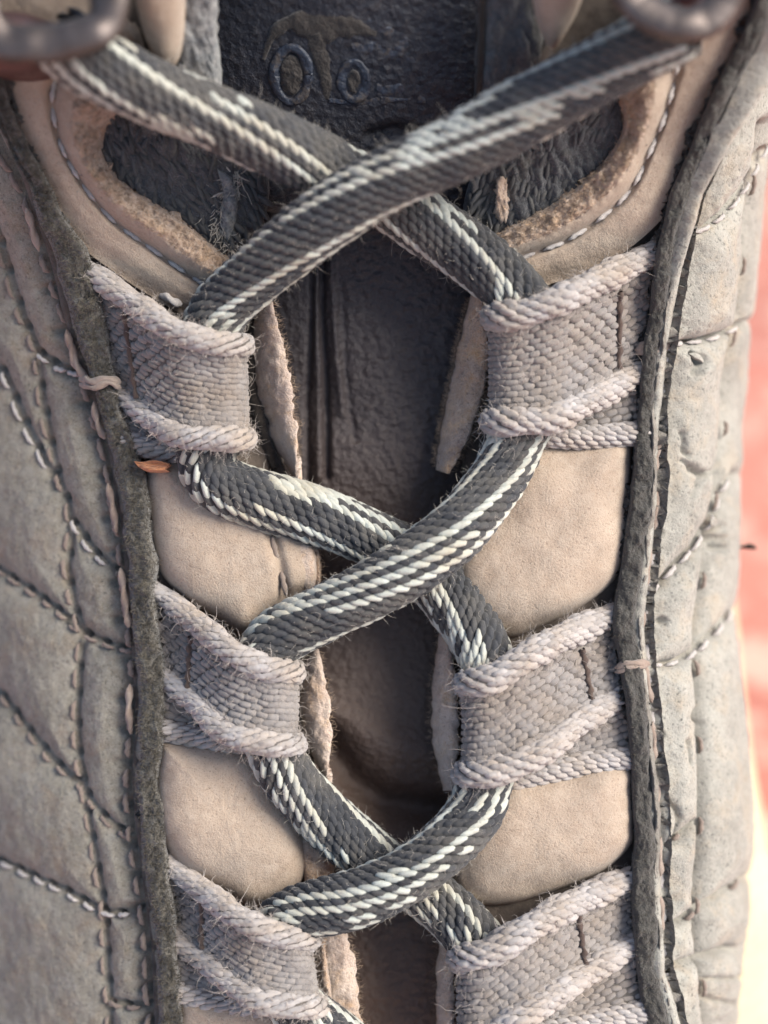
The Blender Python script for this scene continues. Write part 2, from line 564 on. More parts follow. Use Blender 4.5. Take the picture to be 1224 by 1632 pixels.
PY, Q = np.meshgrid(pyv, q, indexing='ij')
# columns: most on the visible face
a0, b0 = RL(PY) + 10, SIL(PY)
PXr = a0 + (b0 - a0) * (1 - (1 - Q) ** 1.25)
Wr = right_w(PXr, PY)
X = P(PXr, PY, Wr)
n = gnormals(X)
ds = polydist(PXr, PY, seamsR)
puff = 1.5 * (1 - np.exp(-(ds / 22.0) ** 1.3)) + 1.0 * (1 - np.exp(-(ds / 5.0) ** 1.6)) - 1.5
fade = np.clip((1 - Q) * 9, 0, 1)
ds0 = polydist(PXr, PY, seamsR[:1])
puff += 1.9 * np.exp(-((PXr - RR(PY)) / 15.0) ** 2)
puff *= 1 - .7 * np.exp(-(ds0 / 14.0) ** 2)
disp = puff * (.25 + .75 * fade) + fbm(X, .10, 3, 21) * .35 + fbm(X, .8, 4, 22) * .05 + fbm(X, 2.6, 2, 23) * .035
# creases that run out from the lower seams
low = sstep(1300, 1560, PY)
disp += low * .16 * fbm(np.stack([X[..., 0] * .25 + X[..., 1] * .1, X[..., 1] * 1.1, X[..., 2] * 0], -1), 1.0, 3, 31)
cracks = [[(1086, 735), (1096, 744), (1112, 757), (1128, 757), (1142, 745)], [(1112, 757), (1104, 772), (1092, 792)], [(1141, 828), (1139, 850), (1144, 876)], [(1098, 562), (1112, 578), (1098, 596)],
          [(1105, 1132), (1112, 1150), (1108, 1170)], [(1080, 690), (1082, 712), (1090, 725)], [(1060, 1270), (1076, 1300), (1072, 1330)], [(1090, 1180), (1096, 1215)], [(1130, 1560), (1170, 1556), (1200, 1560)], [(1125, 1590), (1165, 1600)]]
dc = polydist(PXr + 3 * fbm(X, .9, 2, 77), PY + 3 * fbm(X, .9, 2, 78), cracks)
disp -= .75 * np.exp(-(dc / 3.2) ** 1.5)
disp += .07 * np.abs(fbm(np.stack([X[..., 0] * .5, X[..., 1] * .22, X[..., 2] * .5], -1), 1.0, 4, 79)) + .10 * sstep(.1, .6, fbm(X, .35, 3, 80)) * fbm(X, 1.6, 2, 82)
for (cx, cy, rr, dp) in pitsR:
    disp -= dp * np.exp(-(((PXr - cx) ** 2 + (PY - cy) ** 2) / rr ** 2) ** 1.6)
X = X + n * disp[..., None]
# carry the wall on down towards the sole
ext = []
last = X[:, -1]
for k, dz in enumerate((6, 14, 24, 36, 48)):
    e = last.copy()
    e[:, 2] -= dz
    e[:, 0] += 0.10 * dz
    e += (fbm(e, .08, 3, 8) * .4)[:, None] * np.array([1, 0, 0])
    ext.append(e)
Xr = np.concatenate([X, np.stack(ext, 1)], 1)
side_r = sheet("side_panel", Xr, 1.4, M_greyR, boot, label="pale grey quilted side panel facing the red ground")


# --- left side
def left_w(px, py):
    d = np.maximum(0, LR(py) - px)
    return bY(py) * np.clip(1 - d / 900, 0, 1) - 9.5 * (d / 270) ** 1.6


seamsL = [
    [(-30, 200), (0, 252), (22, 290), (42, 335), (50, 365), (62, 402), (84, 465), (100, 510), (116, 560), (130, 610), (150, 680), (166, 740), (176, 800), (186, 860), (193, 920), (202, 1000), (209, 1080), (206, 1160), (200, 1250), (204, 1330), (218, 1420), (228, 1500), (231, 1570), (234, 1632), (240, 1750)],
    [(-20, 340), (2, 420), (30, 510), (52, 560), (58, 620), (70, 690), (88, 760), (102, 800), (106, 850), (100, 900), (112, 970), (124, 1010), (120, 1060), (116, 1130), (118, 1200), (130, 1270), (142, 1340), (152, 1400), (160, 1450), (162, 1530), (168, 1600), (172, 1750)],
    [(54, 562), (72, 576), (92, 588), (112, 594), (128, 600)],
    [(106, 822), (130, 862), (152, 888), (186, 914)],
    [(-40, 885), (0, 913), (40, 940), (85, 972), (120, 1004), (155, 1024), (202, 1038)],
    [(-40, 1085), (0, 1112), (40, 1165), (75, 1210), (122, 1252), (150, 1290), (180, 1322), (206, 1335)],
    [(-40, 1365), (0, 1376), (40, 1395), (90, 1418), (130, 1440), (165, 1456), (195, 1458), (222, 1450)],
    [(-40, 560), (0, 597), (15, 633), (35, 680), (60, 725), (86, 775)],
    [(166, 1596), (200, 1606), (232, 1604)],
]
stitch_specs_L = [  # line index, spacing px, length px, material, start offset
    (0, 44, 36, M_thread, 0), (1, 46, 34, M_thread, 8), (2, 30, 26, M_thread_w, 0), (3, 34, 26, M_thread_w, 4), (4, 30, 24, M_thread, 0),
    (5, 36, 26, M_thread, 4), (6, 30, 24, M_thread_w, 2), (7, 46, 34, M_thread_w, 0), (8, 30, 22, M_thread, 0)]
stitch_specs_R = [(0, 52, 40, M_thread_w, 6), (1, 130, 34, M_thread, 20), (2, 32, 28, M_thread_w, 0), (3, 32, 29, M_thread_w, 0), (4, 34, 28, M_thread_w, 2), (5, 30, 26, M_thread_w, 0), (6, 60, 20, M_thread, 4), (7, 90, 20, M_thread, 4)]


def along(line, spacing, start):
    c = crom(line, 400)
    d = np.r_[0, np.cumsum(np.linalg.norm(np.diff(c, axis=0), axis=1))]
    s = np.arange(start + spacing * .5, d[-1], spacing)
    s = s + rng.uniform(-.1, .1, len(s)) * spacing
    pt = np.stack([np.interp(s, d, c[:, 0]), np.interp(s, d, c[:, 1])], -1)
    p2 = np.stack([np.interp(s + 4, d, c[:, 0]), np.interp(s + 4, d, c[:, 1])], -1)
    t = p2 - pt
    t /= np.linalg.norm(t, axis=1, keepdims=True) + 1e-9
    return pt, t


pitsL = []
for (li, sp, ln, mt, st) in stitch_specs_L:
    pt, t = along(seamsL[li], sp, st)
    if li == 0:
        continue
    for k in range(len(pt)):
        e = pt[k] + t[k] * sp * .5
        pitsL.append((e[0], e[1], 6.5, .95))
nq = 150
Q = np.linspace(0, 1, nq)
PY, Qm = np.meshgrid(pyv, Q, indexing='ij')
x1 = LL(PY) + 22
x0 = np.minimum(-70, x1 - 60)
PXl = x1 + (x0 - x1) * Qm
Wl = left_w(PXl, PY)
X = P(PXl, PY, Wl)
n = gnormals(X)
rng2 = np.random.default_rng(7)
ds = polydist(PXl, PY, seamsL)
ds0 = polydist(PXl, PY, seamsL[:1])
disp = .9 * (1 - np.exp(-(ds / 26.0) ** 1.3)) + .45 * (1 - np.exp(-(ds / 6.0) ** 1.5)) - 1.1 + .5 * (1 - np.exp(-(ds0 / 26.0) ** 1.4)) - .5
disp += fbm(X, .09, 3, 41) * .4 + fbm(X, .8, 4, 42) * .08 + fbm(X, 2.6, 2, 43) * .03
for (cx, cy, rr, dp) in pitsL:
    disp -= dp * np.exp(-(((PXl - cx) ** 2 + (PY - cy) ** 2) / rr ** 2) ** 1.5)
for yy in np.arange(470, 1640, 58):          # notches in the edge of the cells beside the dark binding
    cx = LL(yy) - 8
    disp -= .9 * np.exp(-(((PXl - cx) / 20) ** 2 + ((PY - yy - 8 * math.sin(yy)) / 7) ** 2) ** 1.3)
Xl = X + n * disp[..., None]
last = Xl[:, -1]
ext = []
for dz in (8, 20, 36, 54):
    e = last.copy()
    e[:, 2] -= dz
    e[:, 0] -= 0.22 * dz
    ext.append(e)
Xl = np.concatenate([Xl, np.stack(ext, 1)], 1)
Xl = Xl[:, ::-1]
side_l = sheet("side_panel", Xl, 1.4, M_grey, boot, label="brownish grey quilted side panel with dark needle holes")

# ------------------------------------------------------------------ stitches (each thread piece is a part of its panel)
def thread_mesh(mat, seed):
    nu, nv = 13, 7
    u = np.linspace(-.5, .5, nu)
    th = np.linspace(0, 2 * math.pi, nv, endpoint=False)
    U, T = np.meshgrid(u, th, indexing='ij')
    env = np.sqrt(np.clip(1 - (2 * U) ** 4, 0.02, 1))
    r = 0.5 * env * (1 + .22 * np.cos(2 * T - U * 16 + seed))
    V = np.stack([U, r * np.cos(T), r * np.sin(T) - .9 * (2 * U) ** 4], -1)
    return mesh_data("stitch", V.reshape(-1, 3), grid_faces(nu, nv, cv=True), mat, tone=np.full(nu * nv, .3))


THREADS = {}


def add_stitch(parent, pt, t, w, length, mat, thick=.42, nrm=None):
    key = (mat.name, random.randint(0, 2))
    if key not in THREADS:
        THREADS[key] = thread_mesh(mat, key[1] * 2.1)
    o = bpy.data.objects.new("stitch", THREADS[key])
    C.objects.link(o)
    pos = P(pt[0], pt[1], w)
    a = P(pt[0] - t[0] * 3, pt[1] - t[1] * 3, w if np.ndim(w) == 0 else w)
    if nrm is None:
        nrm = np.array([0, 0, 1.0])
    ax = np.array([t[0], -t[1], -(t[0] * nrm[0] - t[1] * nrm[1]) / max(nrm[2], .15)])
    length = length * min(np.linalg.norm(ax), 2.2)
    ax /= np.linalg.norm(ax)
    by = np.cross(nrm, ax)
    R = np.stack([Wd(ax) * length * PXMM * .001, Wd(by) * thick * .001, Wd(nrm) * thick * .001], 1)
    m = Matrix([[*R[0], 0], [*R[1], 0], [*R[2], 0], [0, 0, 0, 1]])
    m.translation = Vector(W(pos))
    o.parent = parent
    o.matrix_parent_inverse = Matrix.Identity(4)
    o.matrix_basis = Matrix.Translation(-root_of(parent).location) @ m
    return o


def wn(fn, px, py):
    """local surface normal of a height function of (px,py)"""
    e = 2.0
    a = P(px + e, py, fn(px + e, py)) - P(px - e, py, fn(px - e, py))
    b = P(px, py - e, fn(px, py - e)) - P(px, py + e, fn(px, py + e))
    nn = np.cross(a, b)
    nn = nn / np.linalg.norm(nn)
    return nn if nn[2] > 0 else -nn


for specs, seams, fn, par in ((stitch_specs_L, seamsL, left_w, side_l), (stitch_specs_R, seamsR, right_w, side_r)):
    for (li, sp, ln, mt, st) in specs:
        pt, t = along(seams[li], sp, st)
        for k in range(len(pt)):
            if not (-30 < pt[k][0] < 1240 and -20 < pt[k][1] < 1650):
                continue
            if par is side_r and pt[k][0] > SIL(pt[k][1]) - 6:
                continue
            nn = wn(fn, pt[k][0], pt[k][1])
            dep = (-.62 if par is side_l else -.35) if li else (-.25 if par is side_l else .1)
            lift = nn * dep
            base = float(fn(pt[k][0], pt[k][1]))
            jit = t[k] + rng.normal(0, .06, 2)
            o = add_stitch(par, pt[k], jit, base + dep, ln * rng.uniform(.85, 1.1), mt, thick=rng.uniform(.36, .5) * (1.25 if li == 0 else 1.0), nrm=nn)

# ------------------------------------------------------------------ hair helper
def hairs(name, roots, dirs, length, width, mat, parent, curl=.5, seg=4):
    nH = len(roots)
    roots = np.asarray(roots, float)
    d = np.asarray(dirs, float)
    d = d / (np.linalg.norm(d, axis=1, keepdims=True) + 1e-9)
    L = np.broadcast_to(np.asarray(length, float), (nH,))
    p = roots.copy()
    rings = []
    ang = np.array([0, 2.094, 4.189])
    bend = rng.normal(0, 1, (nH, 3))
    for s in range(seg + 1):
        ref = np.where(np.abs(d[:, :1]) > .8, np.array([[0, 1.0, 0]]), np.array([[1.0, 0, 0]]))
        b1 = np.cross(d, ref)
        b1 /= np.linalg.norm(b1, axis=1, keepdims=True) + 1e-9
        b2 = np.cross(d, b1)
        wv = width * .5 * (1 - .75 * s / seg)
        rings.append(p[:, None] + wv * (np.cos(ang)[None, :, None] * b1[:, None] + np.sin(ang)[None, :, None] * b2[:, None]))
        p = p + d * (L / seg)[:, None]
        d = d + curl * (bend * .35 + rng.normal(0, .35, (nH, 3)))
        d /= np.linalg.norm(d, axis=1, keepdims=True) + 1e-9
    V = np.stack(rings, 1).reshape(-1, 3)
    base = (np.arange(nH) * (seg + 1) * 3)[:, None, None]
    F = grid_faces(seg + 1, 3, cv=True)[None] + base
    return mk(name, V, F.reshape(-1, 4), mat, parent, smooth=True)


# ------------------------------------------------------------------ braided tube
def frames(path):
    T = np.gradient(path, axis=0)
    T /= np.linalg.norm(T, axis=1, keepdims=True)
    Nn = np.zeros_like(T)
    nvec = np.array([0, 0, 1.0])
    for k in range(len(T)):
        nvec = nvec - T[k] * (nvec @ T[k])
        nvec /= np.linalg.norm(nvec)
        Nn[k] = nvec
    return T, Nn, np.cross(T, Nn)


def float_template(nl=7, nw=5):
    u = np.linspace(-.5, .5, nl)
    v = np.linspace(-.5, .5, nw)
    U, V = np.meshgrid(u, v, indexing='ij')
    wid = np.clip(1 - (2 * np.abs(U)) ** 3.0, 0.0, 1) ** .5 * .85 + .15
    Vv = V * wid
    Hh = np.sqrt(np.clip(1 - (2 * V) ** 2, 0, 1)) * np.sqrt(np.clip(1 - (2 * U) ** 2, 0, 1)) - .22
    Hh = np.where((np.abs(V) > .49) | (np.abs(U) > .49), -.55, Hh)
    return np.stack([U, Vv, Hh], -1).reshape(-1, 3), grid_faces(nl, nw)


FT, FF = float_template()
FTs, FFs = float_template(5, 5)


def place_floats(cen, t, b, nrm, L, Wd_, H, tmpl=(FT, FF)):
    V0, F0 = tmpl
    N = len(cen)
    L = np.broadcast_to(L, (N,))
    Wd_ = np.broadcast_to(Wd_, (N,))
    H = np.broadcast_to(H, (N,))
    V = cen[:, None] + V0[None, :, :1] * (t * L[:, None])[:, None] + V0[None, :, 1:2] * (b * Wd_[:, None])[:, None] + V0[None, :, 2:] * (nrm * H[:, None])[:, None]
    F = F0[None] + (np.arange(N) * len(V0))[:, None, None]
    return V.reshape(-1, 3), F.reshape(-1, 4)


def braid(path, rad, n, p, lead, slant, hfloat, overlap=1.45, wf=1.12, phase=0., twist=None, flat=1.0):
    """returns core (V,F) and floats info: cen,t,b,nrm, strand index i, block k, s, theta"""
    d = np.r_[0, np.cumsum(np.linalg.norm(np.diff(path, axis=0), axis=1))]
    T, Nn, Bn = frames(path)
    tot = d[-1]
    K = int(tot / p)
    ii, kk = np.meshgrid(np.arange(n), np.arange(K), indexing='ij')
    ii, kk = ii.ravel(), kk.ravel()
    s = (kk + .5 * (ii % 2) + .25) * p
    s = np.clip(s, 0, tot - 1e-6)
    rad_s = np.interp(s, d, rad)
    th = 2 * math.pi * ii / n + s * math.tan(lead) / rad_s.mean() + phase
    if twist is not None:
        th = th + twist(s)

    def at(s_, arr):
        return np.stack([np.interp(s_, d, arr[:, c]) for c in range(3)], -1)
    c0, t0, n0, b0 = at(s, path), at(s, T), at(s, Nn), at(s, Bn)
    nr = n0 * np.cos(th)[:, None] + b0 * np.sin(th)[:, None]
    cir = np.cross(t0, nr)
    sl = slant + rng.normal(0, .05, len(s))
    t = t0 * np.cos(sl)[:, None] + cir * np.sin(sl)[:, None]
    b = np.cross(nr, t)
    cen = c0 + nr * (rad_s - hfloat * .45)[:, None]
    # core
    m = 20
    a = np.linspace(0, 2 * math.pi, m, endpoint=False)
    idx = np.arange(0, len(path), max(1, len(path) // 400))
    CV = path[idx, None] + (rad[idx] - hfloat * .62)[:, None, None] * (Nn[idx, None] * np.cos(a)[None, :, None] + Bn[idx, None] * np.sin(a)[None, :, None])
    CF = grid_faces(len(idx), m, cv=True)
    L = p * overlap
    wd = 2 * math.pi * rad_s / n * wf
    return (CV.reshape(-1, 3), CF), dict(cen=cen, t=t, b=b, n=nr, i=ii, k=kk, s=s, th=th, L=L, w=wd, tot=tot)


# ------------------------------------------------------------------ tongue
pyv2 = np.linspace(-110, 1760, 620)
pxv = np.linspace(300, 860, 190)
PY, PX = np.meshgrid(pyv2, pxv, indexing='ij')
mid = 600 + 30 * sstep(300, 0, PY)
Wt = bY(PY) * .93 - 6.2 + 2.6 * (1 - ((PX - mid) / 250) ** 2) - 1.5 * sstep(700, 900, PY)
# creases
def crease(line, sig, amp):
    return amp * np.exp(-(polydist(PX, PY, [line]) / sig) ** 2)
g = -crease([(516, 360), (512, 480), (520, 600), (522, 760)], 5, .9) - crease([(500, 380), (497, 500), (490, 640), (492, 780)], 4, .6)
g += crease([(508, 360), (504, 480), (507, 620), (508, 760)], 6, .5) + crease([(528, 420), (534, 540), (545, 660)], 6, .45)
g -= crease([(545, 470), (552, 600), (565, 700)], 5, .25)
g -= crease([(520, 1180), (560, 1240), (610, 1275), (700, 1290)], 26, 2.2)
g += crease([(530, 1140), (620, 1190), (690, 1200)], 30, .8)
g += crease([(560, 1320), (620, 1345), (700, 1340)], 26, .8)
g -= crease([(590, 215), (625, 205), (660, 212)], 9, .8)
g -= crease([(520, 640), (600, 700), (690, 690)], 40, .5)
X = P(PX, PY, Wt + g)
xs = X[..., 0] * .8 + X[..., 1] * .35
pebble = fbm(np.stack([X[..., 0] * 1.0 + X[..., 1] * .5, X[..., 1] * 2.2 - X[..., 0] * .5, X[..., 2] * 0], -1), 1.15, 3, 51)
pm = sstep(535, 575, PX) * sstep(800, 700, PY) * .75 + .25
X[..., 2] += np.abs(pebble) * .26 * pm * (.45 + .55 * sstep(150, 420, PY)) + fbm(X, .12, 2, 52) * .15 + fbm(X, 1.4, 3, 53) * .06
tongue = sheet("tongue", X, 2.0, M_tong, boot)


def tong_w(px, py):
    mid = 600 + 30 * sstep(300, 0, py)
    return bY(py) * .93 - 6.2 + 2.6 * (1 - ((px - mid) / 250) ** 2) - 1.5 * sstep(700, 900, py)


# worn raised emblem on the tongue: an arched band, a foot bar and two oval rings
def strip_on(fn, line, hw, lift, nU=60, nV=12, wob=2.0, seed=0):
    c = crom(line, nU)
    t = np.gradient(c, axis=0)
    t /= np.linalg.norm(t, axis=1, keepdims=True)
    nrm = np.stack([-t[:, 1], t[:, 0]], -1)
    hwv = np.interp(np.linspace(0, 1, nU), np.linspace(0, 1, len(hw)), hw)
    v = np.linspace(-1, 1, nV)
    wobv = 1 + .12 * wob * fbm(np.stack([c[:, 0] * .08, c[:, 1] * .08, c[:, 0] * 0], -1), 1.0, 3, seed)
    px = c[:, 0, None] + nrm[:, 0, None] * (hwv * wobv)[:, None] * v
    py = c[:, 1, None] + nrm[:, 1, None] * (hwv * wobv)[:, None] * v
    w = fn(px, py) + lift * (1 - np.abs(v) ** 4)[None] - .05
    X = P(px, py, w)
    X[..., 2] += fbm(X, .9, 4, 60 + seed) * .16
    return X


M_wornbrown = leather("worn_brown_patch", (.036, .030, .026), (.024, .021, .020), (.07, .06, .052), (.03, .022, .018), dust_amt=.5, grain=2.2, bump_mm=.25, big=.3)
for k, (line, hw, mt, nm) in enumerate([
        ([(420, 95), (432, 60), (462, 36), (505, 42), (560, 44), (600, 55)], [3, 9, 15, 26, 19, 6], M_wornbrown, "emblem_arch"),
        ([(500, 55), (512, 95), (520, 130), (520, 158)], [16, 13, 10, 8], M_wornbrown, "emblem_arch"),
        ([(585, 35), (625, 55), (652, 90), (668, 130), (672, 165)], [9, 14, 12, 11, 7], M_embl, "emblem_band"),
        ([(525, 160), (560, 164), (610, 160), (655, 158)], [5, 6, 6, 4], M_embl, "emblem_band"),
        ([(560, 75), (600, 78), (640, 92)], [8, 14, 8], M_embl, "emblem_band"),
        ([(600, 140), (625, 145), (655, 140)], [8, 13, 7], M_embl, "emblem_band"),
]):
    Xs = strip_on(tong_w, line, hw, .2, seed=k)
    V, F = solid(Xs, .6)
    mk(nm, V, F, mt, tongue)
for (cx, cy, rx, ry) in ((464, 120, 19, 33), (564, 130, 11, 20)):
    a = np.linspace(0, 2 * math.pi, 24, endpoint=False)
    pillow("emblem_oval", np.stack([cx + rx * np.cos(a), cy + ry * np.sin(a)], -1), lambda px, py: tong_w(px, py) - .1, .4, M_wornbrown, tongue, 3,
           lambda px, py, X: fbm(X, 1.2, 3, 66) * .3, nr=14, na=50)
    a = np.linspace(0, 2 * math.pi, 40)
    ln = np.stack([cx + (rx + 8) * np.cos(a), cy + (ry + 10) * np.sin(a)], -1)
    V, F = solid(strip_on(tong_w, ln, [9, 9], .3, seed=int(cx)), .6)
    mk("emblem_ring", V, F, M_embl, tongue)

# ------------------------------------------------------------------ facing base, each side
def facing_grid(xa, xb, lo, seed):
    py = np.linspace(-110, 1750, 300)
    u = np.linspace(0, 1, 40)
    PYf, U = np.meshgrid(py, u, indexing='ij')
    px = xa(PYf) + (xb(PYf) - xa(PYf)) * U
    w = bY(PYf) + lo - 1.0 * sstep(.7, 1, U)
    X = P(px, PYf, w)
    X[..., 2] += fbm(X, .3, 4, seed) * .35
    return X


inL = curve_y([(-120, 250), (0, 280), (150, 320), (300, 380), (420, 410), (600, 412), (800, 470), (950, 500), (1100, 490), (1250, 505), (1450, 520), (1632, 530), (1750, 540)])
inR = curve_y([(-120, 960), (0, 900), (150, 830), (300, 790), (420, 765), (600, 758), (800, 735), (950, 720), (1100, 715), (1250, 730), (1450, 715), (1632, 712), (1750, 712)])
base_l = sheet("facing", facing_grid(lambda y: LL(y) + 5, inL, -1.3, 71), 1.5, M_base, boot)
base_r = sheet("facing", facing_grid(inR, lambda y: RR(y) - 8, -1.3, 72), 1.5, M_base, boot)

# ------------------------------------------------------------------ dark suede binding strips
def binding(name, xa, xb, mat, h, seed, nU=24, label=None, wav=3.0, soft=False):
    py = np.linspace(-110, 1745, 620)
    u = np.linspace(-1, 1, nU)
    PYb, U = np.meshgrid(py, u, indexing='ij')
    wob = fbm(np.stack([PYb * .02, U * .4, PYb * 0], -1), 1.0, 3, seed) * wav
    px = (xa(PYb) + xb(PYb)) / 2 + (xb(PYb) - xa(PYb)) / 2 * U + wob
    prof = np.clip(1 - U ** 2, 0, 1) ** .75 if soft else np.clip(1 - np.abs(U) ** 5, 0, 1) ** .55
    w = np.where(px < 600, left_w(px, PYb), right_w(px, PYb)) - .8 + h * prof
    X = P(px, PYb, w)
    X[..., 2] += prof * (fbm(X, .28, 3, seed + 1) * .45 + fbm(X, 1.1, 3, seed + 2) * .26 + fbm(X, 3.0, 2, seed + 3) * .14)
    return sheet(name, X, 1.6, mat, boot, label=label), X


bl, XL = binding("binding", lambda y: LL(y) + 10, LR, M_bind, 2.2, 81, wav=6.0, label="olive brown fuzzy raw edge strip")
br, XR = binding("binding", lambda y: RL(y) - 3, lambda y: RR(y) - 3, M_bindR, 2.6, 84, label="dark narrow raw edge strip")
rm, XM = binding("edge_rim", lambda y: RR(y) - 11, lambda y: RR(y) + 5, M_rim, 2.3, 87, nU=18, wav=4.0, soft=True)
for (Xb, par, cnt, ln) in ((XL, bl, 7000, .8), (XR, br, 700, .4)):
    nb = gnormals(Xb)
    ri = rng.integers(30, 585, cnt)
    rj = rng.integers(2, Xb.shape[1] - 2, cnt)
    dirs = nb[ri, rj] + rng.normal(0, .7, (cnt, 3))
    hairs("nap", Xb[ri, rj], dirs, rng.uniform(.2, ln, cnt), .075, M_haird, par, curl=.8, seg=3)

# ------------------------------------------------------------------ padded tan bulges
def tan_disp(px, py, X):
    return fbm(X, .12, 3, 91) * .5 + fbm(X, .7, 4, 92) * .05 + fbm(X, 3.0, 2, 93) * .03


def bb(off):
    return lambda px, py: bY(py) + off


padR1 = pillow("padding", [(855, 690), (940, 699), (1000, 700), (1005, 740), (1003, 810), (1000, 870), (978, 925), (925, 968), (860, 1000), (800, 1018), (735, 990), (720, 900), (770, 800), (810, 720)], bb(-1.4), 4.3, M_tan, boot, 3.6, tan_disp)
padR2 = pillow("padding", [(800, 1236), (900, 1222), (1000, 1216), (1009, 1260), (1012, 1310), (1006, 1345), (965, 1385), (890, 1418), (800, 1442), (735, 1430), (722, 1370), (745, 1300)], bb(-1.4), 4.3, M_tan, boot, 3.6, tan_disp)


def lpad_disp(px, py, X):
    d = tan_disp(px, py, X)
    d = d - .9 * np.exp(-(polydist(px, py, [[(432, 845), (446, 900), (456, 965)]]) / 9) ** 2)
    return d


padL1 = pillow("padding", [(238, 728), (330, 722), (400, 768), (470, 800), (503, 850), (508, 925), (470, 955), (425, 985), (395, 1016), (345, 985), (290, 950), (252, 905), (238, 840), (232, 770)], bb(-1.4), 4.0, M_tan, boot, 3.6, lpad_disp)
padL2 = pillow("padding", [(252, 1178), (350, 1182), (415, 1196), (450, 1255), (478, 1310), (488, 1360), (480, 1405), (445, 1438), (400, 1445), (350, 1424), (292, 1390), (256, 1335), (246, 1260)], bb(-1.4), 3.8, M_tan, boot, 4.2, tan_disp)
padL3 = pillow("padding", [(280, 1590), (400, 1580), (500, 1610), (520, 1700), (430, 1760), (300, 1750), (275, 1670)], bb(-1.4), 3.4, M_tan, boot, 3.6, tan_disp)
padR3 = pillow("padding", [(760, 1660), (900, 1640), (1030, 1650), (1040, 1720), (900, 1780), (760, 1760)], bb(-1.4), 3.0, M_tan, boot, 3.6, tan_disp)
for k, (pt, tt) in enumerate([((437, 872), (.25, 1)), ((452, 930), (.2, 1))]):
    add_stitch(padL1, pt, np.array(tt), 1.75, 40, M_thread, .5)

# inner leather strips between padding and gap
pillow("cut_edge", [(470, 1300), (492, 1300), (520, 1345), (532, 1400), (520, 1425), (492, 1420), (480, 1380)], bb(-1.6), 1.8, M_raw, boot, 4, edge=(3, 2.0), nr=14, na=90)
pillow("cut_edge", [(470, 850), (497, 855), (507, 900), (502, 935), (480, 940), (468, 900)], bb(-1.0), 2.6, M_flap, boot, 4, edge=(3, 2.0), nr=14, na=90)

# ------------------------------------------------------------------ raw leather flaps at the gap
def flap(line, hw, w0, w1, mat, seed, th=.6, label=None, fuzz=260, fside=1):
    """leather strip standing along the gap; w0 at its outer edge, w1 at its inner edge"""
    nU, nV = 110, 16
    c = crom(line, nU)
    t = np.gradient(c, axis=0)
    t /= np.linalg.norm(t, axis=1, keepdims=True)
    nr = np.stack([-t[:, 1], t[:, 0]], -1)
    hwv = np.interp(np.linspace(0, 1, nU), np.linspace(0, 1, len(hw)), hw)
    v = np.linspace(-1, 1, nV)
    wob = 1 + .13 * fbm(np.stack([c[:, 0] * .06, c[:, 1] * .06, 0 * c[:, 0]], -1), 1.0, 5, seed, .6)
    px = c[:, 0, None] + nr[:, 0, None] * (hwv * wob)[:, None] * v
    py = c[:, 1, None] + nr[:, 1, None] * (hwv * wob)[:, None] * v
    ws = w0 + (w1 - w0) * (v + 1) / 2
    w = bY(py) + ws[None] + .9 * (1 - np.abs(v) ** 2.4)[None] * np.minimum(1, hwv / 14)[:, None]
    X = P(px, py, w)
    X[..., 2] += fbm(X, .35, 3, seed) * .25 + fbm(X, 1.6, 4, seed + 1) * .14
    V, F = solid(X, th)
    o = mk("raw_flap", V, F, mat, boot, label=label)
    if fuzz:
        ri = rng.integers(2, nU - 2, fuzz)
        side = np.where(rng.random(fuzz) < .75, fside, -fside)
        rt = np.where(side[:, None] > 0, X[ri, -1], X[ri, 0])
        out = np.stack([nr[ri, 0] * side, -nr[ri, 1] * side, np.full(fuzz, .5)], -1) + rng.normal(0, .35, (fuzz, 3))
        hairs("fibre", rt - np.array([0, 0, .2]), out, rng.uniform(.2, .85, fuzz), .05, M_nap, o, curl=.8, seg=3)
    return o


# hw sign convention: v=+1 lies to the image left of a line drawn downwards
flap([(418, 470), (424, 540), (436, 620), (452, 690), (470, 765)], [12, 26, 28, 22, 1], 1.6, -2.0, M_flap, 101, fside=-1, label="pale torn leather flap at the first left loop", fuzz=420)
flap([(405, 480), (404, 560), (412, 650), (440, 745)], [8, 14, 14, 8], -2.2, -1.8, M_nearblack, 111, fuzz=0)  # added dark strip: shade on the pale flap's left side put into colour
flap([(758, 470), (757, 530), (748, 600), (728, 680), (705, 752)], [8, 24, 28, 24, 12], .6, -2.0, M_flapR, 102, label="orange tinged torn leather flap at the first right loop", fuzz=800)
flap([(498, 1035), (500, 1100), (508, 1170), (518, 1245)], [10, 24, 22, 1], .4, -1.6, M_flap, 103, fside=-1, fuzz=120)
flap([(706, 985), (708, 1060), (709, 1140), (714, 1260)], [2, 20, 22, 8], .3, -2.0, M_flap, 104, fuzz=160)
flap([(525, 1440), (528, 1500), (538, 1570), (548, 1680)], [16, 32, 32, 30], .2, -1.4, M_flap, 105, fside=-1, fuzz=160)
flap([(512, 1480), (518, 1560), (530, 1650)], [1, 9, 2], .9, .6, M_raw, 115, fuzz=60)
flap([(707, 1470), (709, 1540), (710, 1610), (712, 1700)], [2, 15, 15, 15], .2, -2.0, M_flap, 106, fuzz=120)
flap([(497, 850), (503, 900), (503, 945)], [6, 8, 6], .3, -.6, M_raw, 107, fuzz=80)

